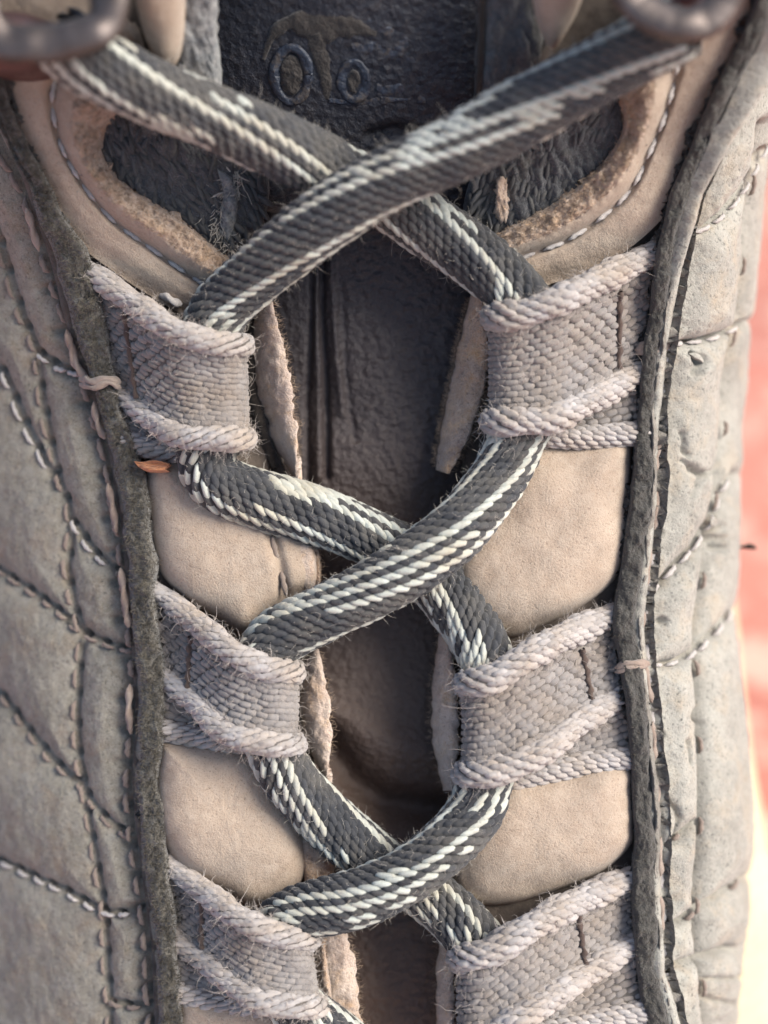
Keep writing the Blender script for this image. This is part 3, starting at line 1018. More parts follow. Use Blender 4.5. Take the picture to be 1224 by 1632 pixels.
# ------------------------------------------------------------------ upper tan panels with the D shaped openings
def upper_panel(outer, hole, sg, seed, mirror):
    nT, nS = 220, 90
    o = crom(outer, nT)
    h = crom(hole, nT)
    s = np.linspace(0, 1, nS)
    px = o[:, 0, None] * (1 - s) + h[:, 0, None] * s
    py = o[:, 1, None] * (1 - s) + h[:, 1, None] * s
    S = np.broadcast_to(s, px.shape)
    prof = .9 * sstep(0, .3, S) - 1.0 * np.exp(-((S - sg) / .045) ** 2) + 1.1 * np.exp(-((S - (sg + .2)) / .15) ** 2) - 1.5 * sstep(.92, 1.0, S)
    w = bY(py) - .3 + prof
    X = P(px, py, w)
    rough = sstep(sg + .1, sg + .22, S)
    X[..., 2] += fbm(X, .12, 3, seed) * .4 + fbm(X, .8, 4, seed + 1) * (.05 + .22 * rough) + fbm(X, 2.5, 3, seed + 2) * (.03 + .14 * rough)
    k = int((sg + .17) * nS)
    p = sheet("facing_panel", X[:, :k + 1], 1.4, M_tan, boot)
    r = sheet("raw_edge", X[:, k:], 1.4, M_raw, boot)
    # stitches in the groove
    ln = np.stack([o[:, 0] * (1 - sg) + h[:, 0] * sg, o[:, 1] * (1 - sg) + h[:, 1] * sg], -1)
    pt, t = along(ln[::10], 46, 6)
    for q_ in range(len(pt)):
        if -20 < pt[q_][0] < 1240 and pt[q_][1] > 40:
            add_stitch(p, pt[q_], t[q_], float(bY(pt[q_][1])) + .05, 36, M_thread_w, .45)
    cnt = 2600
    ri = rng.integers(2, nT - 2, cnt)
    rj = rng.integers(k, nS - 1, cnt)
    hairs("nap", X[ri, rj], np.array([0, 0, 1.0]) + rng.normal(0, .8, (cnt, 3)), rng.uniform(.2, .6, cnt), .06, M_nap, r, curl=.7, seg=2)
    return p


upper_panel([(120, -60), (20, -20), (-25, 80), (12, 180), (55, 275), (112, 375), (190, 440), (270, 490), (352, 535)],
            [(330, 200), (250, 176), (195, 182), (168, 212), (168, 248), (192, 285), (238, 318), (290, 350), (332, 385), (378, 418)], .50, 121, False)
upper_panel([(1140, -70), (1215, -40), (1205, 40), (1150, 130), (1105, 225), (1062, 340), (960, 425), (880, 452), (800, 480)],
            [(860, 150), (925, 126), (972, 138), (990, 180), (982, 225), (950, 268), (900, 308), (850, 340), (808, 362), (782, 378)], .50, 131, True)


def wool_disp(px, py, X):
    return .55 * np.abs(fbm(np.stack([X[..., 0] * 1.3 + X[..., 1] * .6, X[..., 1] * .55 - X[..., 0] * .3, X[..., 2] * 0], -1), .8, 3, 141)) + fbm(X, 2, 3, 142) * .15


pillow("wool_lining", [(140, 190), (200, 150), (300, 190), (410, 245), (425, 330), (365, 420), (300, 395), (210, 340), (150, 270)], bb(-2.3), 1.4, M_fabric, boot, 4, wool_disp, nr=50, na=200)
pillow("wool_lining", [(1010, 120), (1005, 220), (950, 300), (860, 365), (790, 400), (740, 340), (770, 250), (870, 160)], bb(-2.3), 1.4, M_fabric, boot, 4, wool_disp, nr=50, na=200)


def wool_weave(outline, ang, parent, seed):
    """coarse charcoal yarns that fill the opening"""
    o = np.asarray(outline, float)
    x0, y0 = o.min(0); x1, y1 = o.max(0)
    dx, dy = math.cos(ang), math.sin(ang)
    c, t = [], []
    for r in np.arange(-260, 260, 9.0):
        for q_ in np.arange(-260, 260, 26.0):
            q2 = q_ + (13 if int(r / 9) % 2 else 0) + rng.normal(0, 3)
            x = (x0 + x1) / 2 + q2 * dx - r * dy
            y = (y0 + y1) / 2 + q2 * dy + r * dx
            ins = False
            for k in range(len(o)):
                (ax_, ay_), (bx_, by_) = o[k], o[k - 1]
                if (ay_ > y) != (by_ > y) and x < (bx_ - ax_) * (y - ay_) / (by_ - ay_) + ax_:
                    ins = not ins
            if ins:
                c.append((x, y))
    c = np.array(c)
    N = len(c)
    a = -ang + rng.normal(0, .3, N) + .35 * fbm(np.column_stack([c * .02, c[:, :1] * 0]), 1, 2, seed)
    cen = P(c[:, 0], c[:, 1], bY(c[:, 1]) - 1.15 + .25 * fbm(np.column_stack([c * .03, c[:, :1] * 0]), 1, 3, seed))
    t = np.stack([np.cos(a), np.sin(a), rng.normal(0, .12, N)], -1)
    t /= np.linalg.norm(t, axis=1, keepdims=True)
    n = np.array([[0, 0, 1.0]]) - t * t[:, 2:]
    n /= np.linalg.norm(n, axis=1, keepdims=True)
    V, F = place_floats(cen, t, np.cross(n, t), n, rng.uniform(1.7, 2.8, N), rng.uniform(.5, .8, N), rng.uniform(.4, .75, N))
    o_ = mk("wool_yarn", V, F, M_wool, parent, tone=np.repeat(rng.beta(2, 2, N), len(FT)))
    k = rng.integers(0, N, 900)
    hairs("fuzz", cen[k] + np.array([0, 0, .2]), rng.normal(0, .6, (900, 3)) + np.array([0, 0, .6]), rng.uniform(.2, .9, 900), .045, M_haird, o_, curl=.8, seg=3)


M_wool = yarn("wool_yarn_dark", (.085, .085, .088), (.12, .11, .09), (.03, .03, .033), dirt_amt=.5, sheen=.15)
wool_weave([(140, 190), (200, 150), (300, 190), (410, 245), (425, 330), (365, 420), (300, 395), (210, 340), (150, 270)], 1.2, boot, 5)
wool_weave([(1010, 120), (1005, 220), (950, 300), (860, 365), (790, 400), (740, 340), (770, 250), (870, 160)], 1.9, boot, 6)
# frayed white lining at the left opening
cnt = 170
fy = rng.uniform(270, 395, cnt)
fx = rng.normal(360 + 14 * np.sin(fy * .05), 9, cnt)
hairs("frayed_lining", P(fx, fy, bY(fy) - 1.0), np.stack([rng.normal(0, .35, cnt), rng.normal(-.6, .6, cnt), rng.uniform(0, .5, cnt)], -1), rng.uniform(.8, 2.2, cnt), .17, M_hairp, boot, curl=.45, seg=4)
pillow("lining_shred", [(345, 265), (372, 285), (380, 330), (366, 385), (350, 360), (355, 310)], bb(-1.2), 1.0, M_gusset, boot, 3, wool_disp, nr=12, na=60)
pillow("lining_shred", [(790, 285), (806, 280), (810, 335), (798, 360), (788, 330)], bb(-1.0), .8, M_raw, boot, 3, wool_disp, nr=14, na=80, edge=(7, 4.0))

# gussets beside the tongue and leather tabs behind the hooks
pillow("gusset", [(290, -90), (340, -90), (345, 40), (352, 130), (350, 190), (315, 180), (280, 100)], lambda px, py: bY(py) - 1.5, 1.6, M_gusset, boot, 4, wool_disp, nr=24, na=100, edge=(5, 1.5))
pillow("gusset", [(775, -90), (880, -90), (870, 50), (860, 130), (800, 180), (765, 190), (770, 60)], lambda px, py: bY(py) - 2.5, 1.6, M_fabric, boot, 4, wool_disp, nr=24, na=100, edge=(5, 1.5))
pillow("gusset", [(400, 235), (470, 240), (560, 280), (520, 330), (430, 335), (402, 300)], lambda px, py: bY(py) - 4.0, 1.2, M_fabric, boot, 4, wool_disp, nr=24, na=100)
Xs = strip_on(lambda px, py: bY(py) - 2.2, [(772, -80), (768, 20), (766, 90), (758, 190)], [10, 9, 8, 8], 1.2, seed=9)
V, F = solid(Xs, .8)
mk("tongue_edge", V, F, M_nearblack, tongue)
pillow("leather_tab", [(200, -90), (292, -90), (293, 0), (288, 70), (272, 102), (250, 95), (225, 40)], lambda px, py: bY(py) + 1.2, 2.2, M_tan, boot, 3, tan_disp, nr=16, na=80)
pillow("leather_tab", [(845, -90), (935, -90), (930, -10), (905, 45), (882, 72), (862, 40), (852, 0)], lambda px, py: bY(py) + 1.2, 2.2, M_tan, boot, 3, tan_disp, nr=16, na=80)

# ------------------------------------------------------------------ webbing loops
def web_surface(T, B, w_in, w_out, rf_px, dish=0.0):
    T = crom(T, 80)
    B = crom(B, 80)
    def S(u, v):
        u = np.asarray(u, float)
        v = np.asarray(v, float)
        uc = np.clip(u, 0, 1)
        k = uc * 79
        tx = np.stack([np.interp(k, np.arange(80), T[:, c]) for c in (0, 1)], -1)
        bx = np.stack([np.interp(k, np.arange(80), B[:, c]) for c in (0, 1)], -1)
        p = tx * (1 - v)[..., None] + bx * v[..., None]
        te = T[-1] * 0 + (T[-1] - T[-8]) / np.linalg.norm(T[-1] - T[-8])
        be = (B[-1] - B[-8]) / np.linalg.norm(B[-1] - B[-8])
        dirn = np.array([np.sign(te[0] + be[0]), 0.0]) * .85 + (te + be) * .075
        phi = np.maximum(0, u - 1)          # radians
        sag = np.sin(v * math.pi) * .25
        wtop = w_out + (w_in - w_out) * sstep(0, .85, uc) + sag * 0
        rm = rf_px * PXMM
        px = p[..., 0] + dirn[0] * rf_px * np.sin(phi)
        py = p[..., 1] + dirn[1] * rf_px * np.sin(phi)
        w = wtop - rm * (1 - np.cos(phi)) - np.sin(np.clip(v, 0, 1) * math.pi) ** .6 * dish * sstep(0, .12, uc)
        return P(px, py, bY(py) + w)
    L = .5 * (np.linalg.norm(np.diff(T, axis=0), axis=1).sum() + np.linalg.norm(np.diff(B, axis=0), axis=1).sum()) * PXMM
    Hh = .5 * (np.linalg.norm(T[0] - B[0]) + np.linalg.norm(T[-1] - B[-1])) * PXMM
    return S, L, Hh


def surf_frame(S, u, v):
    e = 1e-3
    p = S(u, v)
    tu = S(u + e, v) - S(u - e, v)
    tv = S(u, v + e) - S(u, v - e)
    tu /= np.linalg.norm(tu, axis=-1, keepdims=True)
    n = np.cross(tu, tv)
    n /= np.linalg.norm(n, axis=-1, keepdims=True)
    flip = np.where(n[..., 2:] * 1.0 < 0, -1.0, 1.0)
    # keep orientation continuous round the fold: use sign at u<1
    pu = np.minimum(u, .9)
    a = S(pu + e, v) - S(pu - e, v)
    b = S(pu, v + e) - S(pu, v - e)
    s = np.sign(np.cross(a, b)[..., 2])[..., None]
    n = n * s
    return p, tu, np.cross(n, tu), n


def knit(S, L, Hh, rf_px, phimax, pitch=.60, fl=1.12, v0=.10, v1=.92, seed=0):
    """rows of little yarn floats that run along the band"""
    Lt = L + phimax * rf_px * PXMM
    rows = int(round(Hh * (v1 - v0) / pitch))
    cen = []
    for r in range(rows):
        v = v0 + (v1 - v0) * (r + .5) / rows
        s = np.arange(.3 + (r % 2) * fl * .5, Lt, fl)
        s = s + rng.normal(0, .07, len(s))
        u = np.where(s < L, s / L, 1 + (s - L) / (rf_px * PXMM))
        vv = np.full(len(s), v) + rng.normal(0, .004, len(s))
        p, t, b, n = surf_frame(S, u, vv)
        sl = (.16 if r % 2 else -.06) + rng.normal(0, .09, len(s))
        t2 = t * np.cos(sl)[:, None] + b * np.sin(sl)[:, None]
        b2 = np.cross(n, t2)
        cen.append((p + n * (.03 + .10 * fbm(p, .35, 2, seed + 5))[:, None], t2, b2, n))
    cat = [np.concatenate([c[k] for c in cen]) for k in range(4)]
    N = len(cat[0])
    V, F = place_floats(*cat, fl * 1.28 * rng.uniform(.85, 1.15, N), pitch * 1.22 * rng.uniform(.85, 1.12, N),   .25 * rng.uniform(.6, 1.3, N))
    tone = np.repeat(np.clip(rng.beta(2, 3, N), 0, 1), len(FT))
    return V, F, tone, cat


def web_loop(T, B, rimT, rimB, tack, side, seed, label=None, w_in=6.2, rf=45, er=None):
    er = er or (1.28 if side > 0 else 1.16)
    fh = .36 if side > 0 else .25
    phim = 2.3
    S, L, Hh = web_surface(T, B, w_in, -.1, rf, .55)
    # core sheet
    uu = np.r_[np.linspace(0, 1, 50), 1 + np.linspace(.1, 2.9, 20)]
    U, Vv = np.meshgrid(uu, np.linspace(0, 1, 26), indexing='ij')
    X = S(U, Vv)
    _, _, _, nn = surf_frame(S, U, Vv)
    front = X - nn * .10
    back = X - nn * .75
    nu, nv = X.shape[:2]
    V0 = np.vstack([front.reshape(-1, 3), back.reshape(-1, 3)])
    F = grid_faces(nu, nv)
    N = nu * nv
    idx = np.arange(N).reshape(nu, nv)
    loop = np.concatenate([idx[:-1, 0], idx[-1, :-1], idx[1:, -1][::-1], idx[0, 1:][::-1]])
    nx = np.roll(loop, -1)
    F0 = np.vstack([F, F[:, ::-1] + N, np.stack([nx, loop, loop + N, nx + N], -1)])
    Vk, Fk, tone, cat = knit(S, L, Hh, rf, phim, seed=seed)
    lp = mk("webbing_loop", np.vstack([V0, Vk]), np.vstack([F0, Fk + len(V0)]), [M_webcore, M_web], boot, label=label,
            midx=np.r_[np.zeros(len(F0)), np.ones(len(Fk))], tone=np.r_[np.zeros(len(V0)), tone])
    hr, hd = [], []
    sel = rng.integers(0, len(cat[0]), 420)
    hr.append(cat[0][sel]); hd.append(cat[3][sel] + rng.normal(0, .7, (420, 3)))
    # rolled edges
    for v in (0.03, .97):
        s = np.linspace(0, L + phim * rf * PXMM, 260)
        u = np.where(s < L, s / L, 1 + (s - L) / (rf * PXMM))
        p, t, b, n = surf_frame(S, u, np.full(len(s), v))
        path = p - n * .25
        dl = np.r_[0, np.cumsum(np.linalg.norm(np.diff(path, axis=0), axis=1))]
        rad = er * (1 + .07 * np.sin(dl * 1.1 + seed)) * (.78 + .22 * sstep(0, 5, dl))
        (cv, cf), fi = braid(path, rad, 13, 1.3, math.radians(4), .30 * side, .36, overlap=1.4, wf=1.2, phase=seed * .7)
        Nn = len(fi['s'])
        fv, ff = place_floats(fi['cen'], fi['t'], fi['b'], fi['n'], fi['L'] * rng.uniform(.9, 1.1, Nn), fi['w'] * rng.uniform(.85, 1.15, Nn), fh * rng.uniform(.5, 1.35, Nn))
        e = mk("rolled_edge", np.vstack([cv, fv]), np.vstack([cf, ff + len(cv)]), [M_webcore, M_webedge], lp,
               midx=np.r_[np.zeros(len(cf)), np.ones(len(ff))], tone=np.r_[np.zeros(len(cv)), np.repeat(rng.beta(2, 3, Nn), len(FT))])
        up = np.where(fi['n'][:, 2] > -.4)[0]
        sel = rng.choice(up, 260)
        hr.append(fi['cen'][sel] + fi['n'][sel] * .2); hd.append(fi['n'][sel] + rng.normal(0, .7, (260, 3)))
        ee = np.where((fi['s'] > L * .55) & (fi['n'][:, 2] > -.5))[0]
        sel = rng.choice(ee, 300)
        hr.append(fi['cen'][sel] + fi['n'][sel] * .2); hd.append(fi['n'][sel] + rng.normal(0, .7, (300, 3)) + np.array([0, -.5, 0]))
    # under layer and its rim
    S2, L2, H2 = web_surface(rimT, rimB, 1.3, .2, 20)
    U, Vv = np.meshgrid(np.linspace(0, 1, 40), np.linspace(0, 1, 12), indexing='ij')
    X2 = S2(U, Vv)
    Vs, Fs = solid(X2, .6)
    Vk, Fk, tone, cat = knit(S2, L2, H2, 20, 0.0, v0=.0, v1=.9, seed=seed + 3)
    ul = mk("under_layer", np.vstack([Vs, Vk]), np.vstack([Fs, Fk + len(Vs)]), [M_webcore, M_web], lp,
            midx=np.r_[np.zeros(len(Fs)), np.ones(len(Fk))], tone=np.r_[np.zeros(len(Vs)), tone])
    s = np.linspace(0, 1, 160)
    p = S2(s, np.full(160, .97))
    (cv, cf), fi = braid(p, np.full(160, er * .85), 13, 1.15, math.radians(4), .3 * side, .34, overlap=1.4, wf=1.2)
    Nn = len(fi['s'])
    fv, ff = place_floats(fi['cen'], fi['t'], fi['b'], fi['n'], fi['L'], fi['w'], .4)
    mk("rolled_edge", np.vstack([cv, fv]), np.vstack([cf, ff + len(cv)]), [M_webcore, M_webedge], lp,
       midx=np.r_[np.zeros(len(cf)), np.ones(len(ff))], tone=np.r_[np.zeros(len(cv)), np.repeat(rng.beta(2, 3, Nn), len(FT))])
    # bar tack: a dark thread across the band
    tu, tv0, tv1 = tack
    tv = np.linspace(tv0, tv1, 70)
    p, t, b, n = surf_frame(S, np.full(70, tu) + np.linspace(0, -.04, 70), tv)
    path = p + n * (.22 + .06 * np.sin(tv * 40))[:, None]
    m = 8
    a = np.linspace(0, 2 * math.pi, m, endpoint=False)
    T_, N_, B_ = frames(path)
    rr = .26 * (1 + .25 * np.sin(np.linspace(0, 34, 70)))[:, None] * (1 + .2 * np.cos(2 * a + np.linspace(0, 20, 70)[:, None]))
    tvv = path[:, None] + rr[..., None] * (N_[:, None] * np.cos(a)[None, :, None] + B_[:, None] * np.sin(a)[None, :, None])
    mk("bar_tack", tvv.reshape(-1, 3), grid_faces(70, m, cv=True), M_tack, lp, tone=np.full(70 * m, .3))
    hr = np.vstack(hr); hd = np.vstack(hd)
    hairs("fuzz", hr, hd, rng.gamma(2.0, .32, len(hr)) + .15, .05, M_hairw, lp, curl=.9, seg=4)
    return lp


web_loop([(1066, 388), (960, 442), (880, 480), (826, 500)], [(1040, 585), (965, 630), (880, 672), (826, 676)], [(1040, 560), (930, 600), (820, 620)], [(1030, 693), (930, 700), (820, 690)], (.33, .18, .83), 1, 1)
web_loop([(1000, 968), (900, 1012), (830, 1050), (782, 1082)], [(1015, 1100), (930, 1150), (860, 1205), (782, 1236)], [(1015, 1100), (900, 1160), (800, 1170)], [(1018, 1208), (920, 1222), (800, 1250)], (.34, .22, .85), 1, 2)
web_loop([(1028, 1388), (930, 1432), (840, 1480), (775, 1520)], [(1030, 1495), (940, 1550), (850, 1612), (775, 1660)], [(1030, 1490), (920, 1560), (800, 1600)], [(1045, 1612), (940, 1632), (800, 1660)], (.42, .15, .85), 1, 3)
web_loop([(118, 412), (190, 465), (270, 520), (345, 545)], [(180, 622), (240, 675), (290, 700), (352, 702)], [(180, 620), (270, 650), (380, 640)], [(200, 705), (280, 722), (380, 715)], (.36, .15, .85), -1, 4)
web_loop([(242, 935), (310, 990), (370, 1038), (428, 1066)], [(248, 1070), (310, 1125), (360, 1172), (430, 1188)], [(250, 1060), (340, 1120), (440, 1130)], [(262, 1168), (340, 1180), (440, 1190)], (.36, .2, .85), -1, 5)
web_loop([(258, 1368), (330, 1425), (390, 1468), (450, 1492)], [(266, 1492), (330, 1540), (400, 1592), (464, 1606)], [(266, 1480), (350, 1540), (460, 1560)], [(280, 1585), (360, 1600), (460, 1610)], (.36, .12, .8), -1, 6)

# knotted threads that lash the binding beside the upper loops
def rope(name, pts, r, mat, parent, n=80, tw=3.0):
    c = crom(np.asarray(pts, float), n)
    path = P(c[:, 0], c[:, 1], c[:, 2])
    T_, N_, B_ = frames(path)
    m = 8
    a = np.linspace(0, 2 * math.pi, m, endpoint=False)
    d = np.r_[0, np.cumsum(np.linalg.norm(np.diff(path, axis=0), axis=1))]
    env = np.clip(np.minimum(d, d[-1] - d) / .5, .15, 1) ** .5
    rr = (r * env)[:, None] * (1 + .3 * np.cos(2 * a[None] - d[:, None] * tw))
    V = path[:, None] + rr[..., None] * (N_[:, None] * np.cos(a)[None, :, None] + B_[:, None] * np.sin(a)[None, :, None])
    return mk(name, V.reshape(-1, 3), grid_faces(n, m, cv=True), mat, parent, tone=np.full(n * m, .25))


for dy, r in ((0, .36), (9, .3)):
    rope("lashing_thread", [(128, 602 + dy, -.6), (150, 608 + dy, 1.6), (175, 604 + dy * .6, 2.0), (192, 610 + dy, 1.2)], r, M_thread, bl)
for dy, r in ((0, .38), (8, .3)):
    rope("lashing_thread", [(1012, 558 + dy * .6, 1.0), (1030, 551 + dy, 1.8), (1052, 551 + dy, 1.5), (1068, 550 + dy * .4, .4)], r, M_thread, br)
for dy, r in ((0, .3), (7, .26)):
    rope("lashing_thread", [(980, 1064 + dy, 1.0), (1000, 1058 + dy, 1.8), (1022, 1056 + dy * .7, 1.5), (1034, 1060, .4)], r, M_thread, br)
# a loose stitch near the first left loop
rope("loose_thread", [(255, 452, 1.4), (262, 470, 2.0), (276, 480, 2.4), (290, 486, 2.2)], .4, M_thread_w, boot)
# thread hugging the outer edges of the bindings
for (pts) in ([(112, 545), (118, 575), (132, 600), (150, 618)], [(148, 640), (152, 670), (165, 700)], [(170, 770), (178, 810), (184, 850)], [(190, 905), (196, 950), (203, 1000)], [(205, 1090), (203, 1130), (207, 1170)], [(40, 330), (50, 365), (60, 400)], [(104, 525), (112, 560), (120, 590)]):
    rope("edge_thread", [(x + 2, y, float(left_w(x, y)) + .35) for x, y in pts], .3, M_thread, side_l, n=40)
for yy in range(690, 1600, 92):
    rope("edge_thread", [(RR(y) + 2 + 2 * math.sin(y), y, float(right_w(RR(y), y)) + .55) for y in (yy, yy + 22, yy + 44, yy + 62)], .27, M_thread, side_r, n=40)

# torn flakes of leather on the right wall
for (pts, seed) in (([(1096, 563), (1108, 562), (1118, 568), (1123, 580), (1114, 575), (1104, 570)], 1), ([(1094, 738), (1106, 742), (1120, 747), (1136, 748), (1126, 742), (1110, 735)], 2), ([(1132, 828), (1148, 826), (1146, 836), (1134, 838)], 3), ([(1086, 756), (1098, 758), (1102, 768), (1092, 772)], 4)):
    pillow("torn_flake", pts, lambda px, py: right_w(px, py) + .25, .55, M_greyR, side_r, 3, tan_disp, nr=10, na=40, depth=.3)

# ------------------------------------------------------------------ lace hooks
def hook(name, center, path, wd, th, wbase, mat, label):
    """bent metal strip: a closed rounded frame, its width standing out of the boot"""
    c = crom(path, 90)
    t = np.gradient(c, axis=0)
    t /= np.linalg.norm(t, axis=1, keepdims=True)
    nr = np.stack([-t[:, 1], t[:, 0]], -1)
    prof = []
    for k in range(16):
        a = 2 * math.pi * k / 16
        ca, sa = math.cos(a), math.sin(a)
        prof.append((math.copysign(abs(ca) ** .35, ca) * th / 2, math.copysign(abs(sa) ** .35, sa) * wd / 2))
    prof = np.array(prof)
    px = c[:, 0, None] + nr[:, 0, None] * prof[None, :, 0]
    py = c[:, 1, None] + nr[:, 1, None] * prof[None, :, 0]
    w = bY(c[:, 1])[:, None] * 0 + wbase + prof[None, :, 1]
    X = P(px, py, w)
    X = X + (fbm(X, .35, 3, 191) * .35)[..., None] * np.array([.5, .5, 1.0])
    n = X.shape[0]
    V = X.reshape(-1, 3)
    F = grid_faces(n, 16, cv=True)
    caps = [np.arange(16)[::-1][None], (np.arange(16) + (n - 1) * 16)[None]]
    return mk(name, V, [F] + caps, mat, boot, label=label)


hl = hook("lace_hook", None, [(150, -90), (168, -40), (176, 10), (157, 46), (105, 64), (50, 70), (0, 66), (-28, 30), (-25, -40), (-20, -90)], 7.0, 62, 24.0, M_metal, "gunmetal lace hook above the left lace end")
pillow("hook_base", [(-60, 20), (40, 20), (125, 60), (122, 92), (75, 120), (10, 122), (-40, 100)], lambda px, py: bY(py) + 2.2, 4.0, M_rivet, hl, 4, nr=14, na=70)
hr_ = hook("lace_hook", None, [(1180, -90), (1165, -30), (1138, 22), (1098, 40), (1050, 30), (1015, 5), (985, -40), (970, -90)], 7.0, 58, 24.0, M_metal, "gunmetal lace hook above the right lace end")
pillow("hook_base", [(1000, -20), (1100, -20), (1150, 10), (1135, 48), (1100, 66), (1060, 55), (1010, 25)], lambda px, py: bY(py) + 1.2, 3.0, M_rivet, hr_, 4, nr=14, na=70)

# ------------------------------------------------------------------ sole
py = np.linspace(700, 1800, 90)
rows = []
off = np.interp(py, [700, 900, 1000, 1200, 1350, 1450, 1632, 1800], [-12, -6, 5, 8, 26, 70, 130, 160])
cols = []
for (fr, w) in ((-.9, -15.5), (-.4, -16.5), (0.3, -18), (.8, -20), (1.0, -23), (1.02, -30), (1.02, -45)):
    pxx = SIL(py) - 8 + (off + 8) * fr
    cols.append(P(pxx, py, np.full(len(py), w) - 2.0))
low = cols[-1].copy()
Xs = np.stack(cols, 1)
Xs[..., 2] += fbm(Xs, .2, 3, 161) * .4
# last two columns go down to the ground in world space
Wv = W(Xs)
g1 = Wv[:, -1].copy(); g1[:, 2] = .014
g2 = Wv[:, -1].copy(); g2[:, 2] = .0; g2[:, 0] -= .002
inv = lambda a: (a - np.array([0, 0, H0])) @ R3 * 1000
Xs = np.concatenate([Xs, inv(g1)[:, None], inv(g2)[:, None]], 1)
sheet("rand", Xs, 2.5, M_cream, boot, label="cream rubber rand along the sole")
# sole slab under the boot
o = np.array([(-.048, -.11), (.048, -.11), (.056, -.07), (.058, 0), (.052, .06), (.045, .12), (.042, .18), (.03, .21), (-.03, .21), (-.042, .18), (-.048, .12), (-.055, .06), (-.06, 0), (-.057, -.07)])
o[:, 0] *= .84
oc = crom(np.vstack([o, o[:1]]), 80)[:-1]
rings = []
for z, s in ((0, .96), (.003, 1.0), (.02, 1.0), (.026, .97), (.026, .0)):
    c = np.array([0, .03])
    rings.append(np.column_stack([c + (oc - c) * s, np.full(len(oc), z)]))
V = inv(np.vstack(rings))
mk("outsole", V, grid_faces(5, len(oc), cv=True), M_cream, boot)

# ------------------------------------------------------------------ shoelace
shoelace = thing("shoelace", tuple(W(P(430, 1490, 0.4))), "round charcoal lace with pale flecks laced crosswise through the grey loops", "shoelace")
half1 = [(92, 58, 5.5), (140, 95, 5), (250, 150, 4.8), (400, 212, 3.6), (510, 262, 1.6), (590, 305, 0.5), (690, 365, 0.6), (770, 420, 1.6), (822, 466, 2.6), (850, 515, 2.75), (858, 570, 2.75), (848, 640, 2.75), (825, 690, 2.9), (798, 755, 3.2), (738, 835, 4.9), (665, 895, 5.4), (590, 940, 5.0), (500, 985, 4), (445, 1015, 3.2), (422, 1050, 2.75), (420, 1100, 2.75), (428, 1170, 2.75), (450, 1222, 2.7), (485, 1270, 2), (540, 1325, 0.9), (600, 1370, 0.4), (680, 1425, 0.8), (735, 1472, 2.0), (768, 1520, 2.7), (790, 1600, 2.75), (795, 1720, 2.75)]
half2 = [(1085, 38, 5.4), (1040, 66, 5.2), (900, 142, 5.8), (730, 235, 6.2), (640, 275, 6.2), (560, 320, 5.8), (470, 385, 5.0), (400, 445, 3.8), (352, 492, 3.0), (335, 540, 2.75), (335, 600, 2.75), (332, 680, 2.75), (328, 735, 2.7), (352, 772, 2.4), (410, 795, 1.9), (490, 818, 1.3), (565, 846, .7), (640, 882, .4), (700, 932, .5), (742, 985, 1.4), (768, 1032, 2.4), (782, 1075, 2.75), (788, 1130, 2.75), (782, 1200, 2.75), (770, 1250, 2.9), (755, 1298, 3.4), (705, 1352, 4.9), (645, 1397, 5.3), (570, 1432, 4.8), (495, 1450, 3.7), (450, 1470, 2.9), (438, 1510, 2.75), (452, 1570, 2.75), (482, 1615, 2.7), (535, 1655, 2), (620, 1720, 1)]


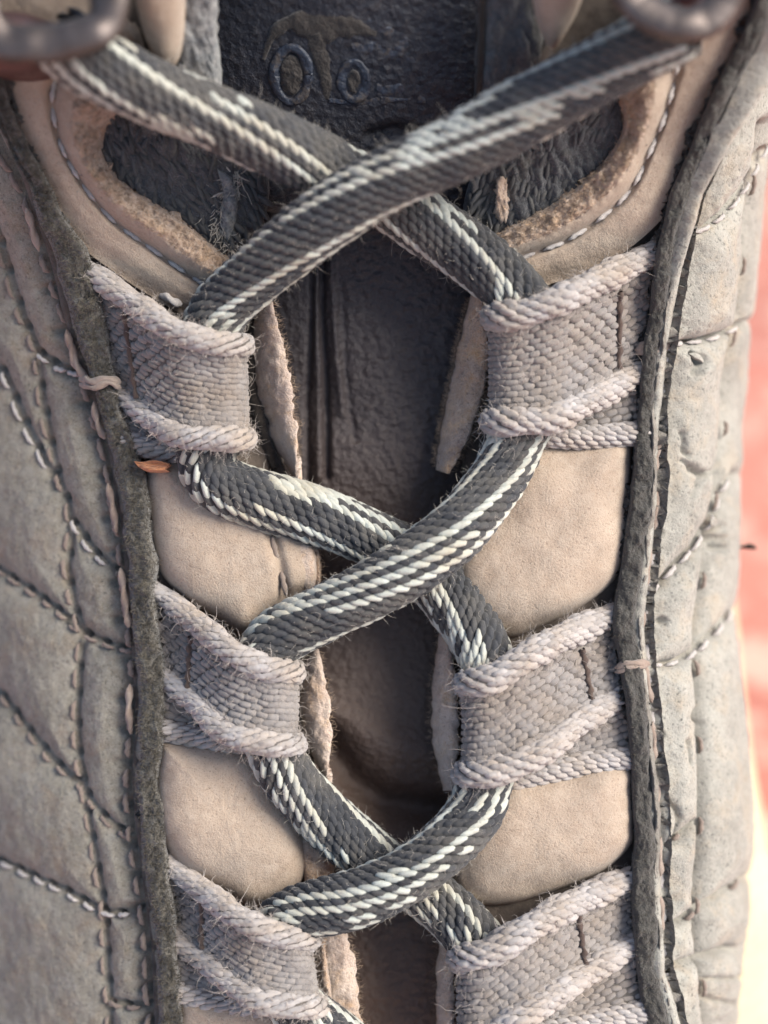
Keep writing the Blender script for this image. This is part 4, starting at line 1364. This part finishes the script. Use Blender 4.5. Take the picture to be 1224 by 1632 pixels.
def lace_run(pts, phase, twist, creamS, creamZ, label):
    c = crom(np.asarray(pts, float), 1500)
    path = P(c[:, 0], c[:, 1], bY(c[:, 1]) + c[:, 2])
    # even out spacing in mm
    d = np.r_[0, np.cumsum(np.linalg.norm(np.diff(path, axis=0), axis=1))]
    s = np.linspace(0, d[-1], 1500)
    path = np.stack([np.interp(s, d, path[:, k]) for k in range(3)], -1)
    rad = 2.68 * (1 + .03 * sstep(520, 200, np.interp(s, d, c[:, 1]))) * (1 + .035 * np.sin(s * .35 + phase)) * (1 - .06 * sstep(800, 1300, np.interp(s, d, c[:, 1])))
    n = 24
    (cv, cf), fi = braid(path, rad, n, 1.18, math.radians(9), .50, .36, overlap=1.5, wf=1.14, phase=phase, twist=twist)
    pale = np.isin(fi['i'], creamS) & (np.sin(2 * math.pi * fi['s'] / 52.0 + fi['i'] * 1.3 + phase) > -.9)
    # counter strands: surface at every second block, drift the other way
    z = np.mod(np.round(fi['i'] + fi['k'] * .47 + .25 * (fi['i'] % 2)), n).astype(int)
    pale |= np.isin(z, creamZ) & (fi['i'] % 2 == 1) & (fi['k'] % 3 != 0)
    thl = 2 * math.pi * fi['i'] / n + .10 * fi['s'] + phase
    pn = fbm(np.stack([np.cos(thl) * .8, np.sin(thl) * .8, fi['s'] * .085 + phase * 3], -1), 1.0, 2, int(phase * 10) + 5)
    pale |= (pn > .54) & ((fi['i'] + 2 * fi['k']) % 5 != 0)
    pale ^= rng.random(len(pale)) < .005
    N = len(pale)
    L = fi['L'] * rng.uniform(.92, 1.08, N)
    wv = fi['w'] * rng.uniform(.92, 1.08, N)
    hv = .36 * rng.uniform(.75, 1.2, N)
    tone = rng.beta(2, 3, N)
    run = None
    for sel, mats, nm in ((~pale, [M_core, M_dark], "lace_run"), (pale, M_pale, "pale_yarn")):
        V, F = place_floats(fi['cen'][sel], fi['t'][sel], fi['b'][sel], fi['n'][sel], L[sel] * (1.22 if nm == "pale_yarn" else 1), wv[sel] * (.98 if nm == "pale_yarn" else 1.05), hv[sel] * (1.08 if nm == "pale_yarn" else 1))
        tn = np.repeat(tone[sel], len(FT))
        if run is None:
            run = mk(nm, np.vstack([cv, V]), np.vstack([cf, F + len(cv)]), mats, shoelace, label=label,
                     midx=np.r_[np.zeros(len(cf)), np.ones(len(F))], tone=np.r_[np.zeros(len(cv)), tn])
        else:
            mk(nm, V, F, mats, run, tone=tn)
    k = rng.integers(0, N, 3600)
    tang = fi['t'][k] * rng.choice([-1, 1], 3600)[:, None]
    hairs("fuzz", fi['cen'][k] + fi['n'][k] * .2, fi['n'][k] * .8 + tang * .6 + rng.normal(0, .5, (3600, 3)), rng.gamma(2, .24, 3600) + .12, .04, M_hairp, run, curl=.8, seg=4)
    return run


lace_run(half1, 0.3, lambda s: .012 * s, [0, 2, 4, 9, 11, 17, 19], [14, 15, 16], "lace half that starts at the left hook")
lace_run(half2, 2.0, lambda s: -.004 * s, [1, 3, 5, 11, 13, 18, 20], [8, 9, 10], "lace half that starts at the right hook")

# ------------------------------------------------------------------ small things lying on the boot
pillow("wood_chip", [(213, 735), (228, 736), (246, 733), (271, 739), (266, 748), (270, 752), (240, 753), (222, 745)], lambda px, py: bY(py) + 2.0, 1.0, M_chip, None, 3,
       lambda px, py, X: fbm(np.stack([X[..., 0] * .4, X[..., 1] * 3, X[..., 2]], -1), 1.2, 3, 171) * .6, nr=12, na=60, depth=.8,
       label="small orange brown wood chip under the first left loop", cat="wood chip", base=P(244, 743, 1.2))
tw = crom([(1160, 872, -14.0), (1180, 872, -13.5), (1196, 871, -13), (1206, 875, -13)], 40)
pth = P(tw[:, 0], tw[:, 1], tw[:, 2])
T_, N_, B_ = frames(pth)
a = np.linspace(0, 2 * math.pi, 8, endpoint=False)
rr = np.interp(np.linspace(0, 1, 40), [0, .45, .75, .92, 1], [.12, .14, .32, .22, .03])
V = pth[:, None] + rr[:, None, None] * (N_[:, None] * np.cos(a)[None, :, None] + B_[:, None] * np.sin(a)[None, :, None])
mk("dry_seed_stalk", V.reshape(-1, 3), grid_faces(40, 8, cv=True), M_twig, None, label="thin dark dry stalk sticking out from the right side of the boot", cat="stalk", base=pth[0])
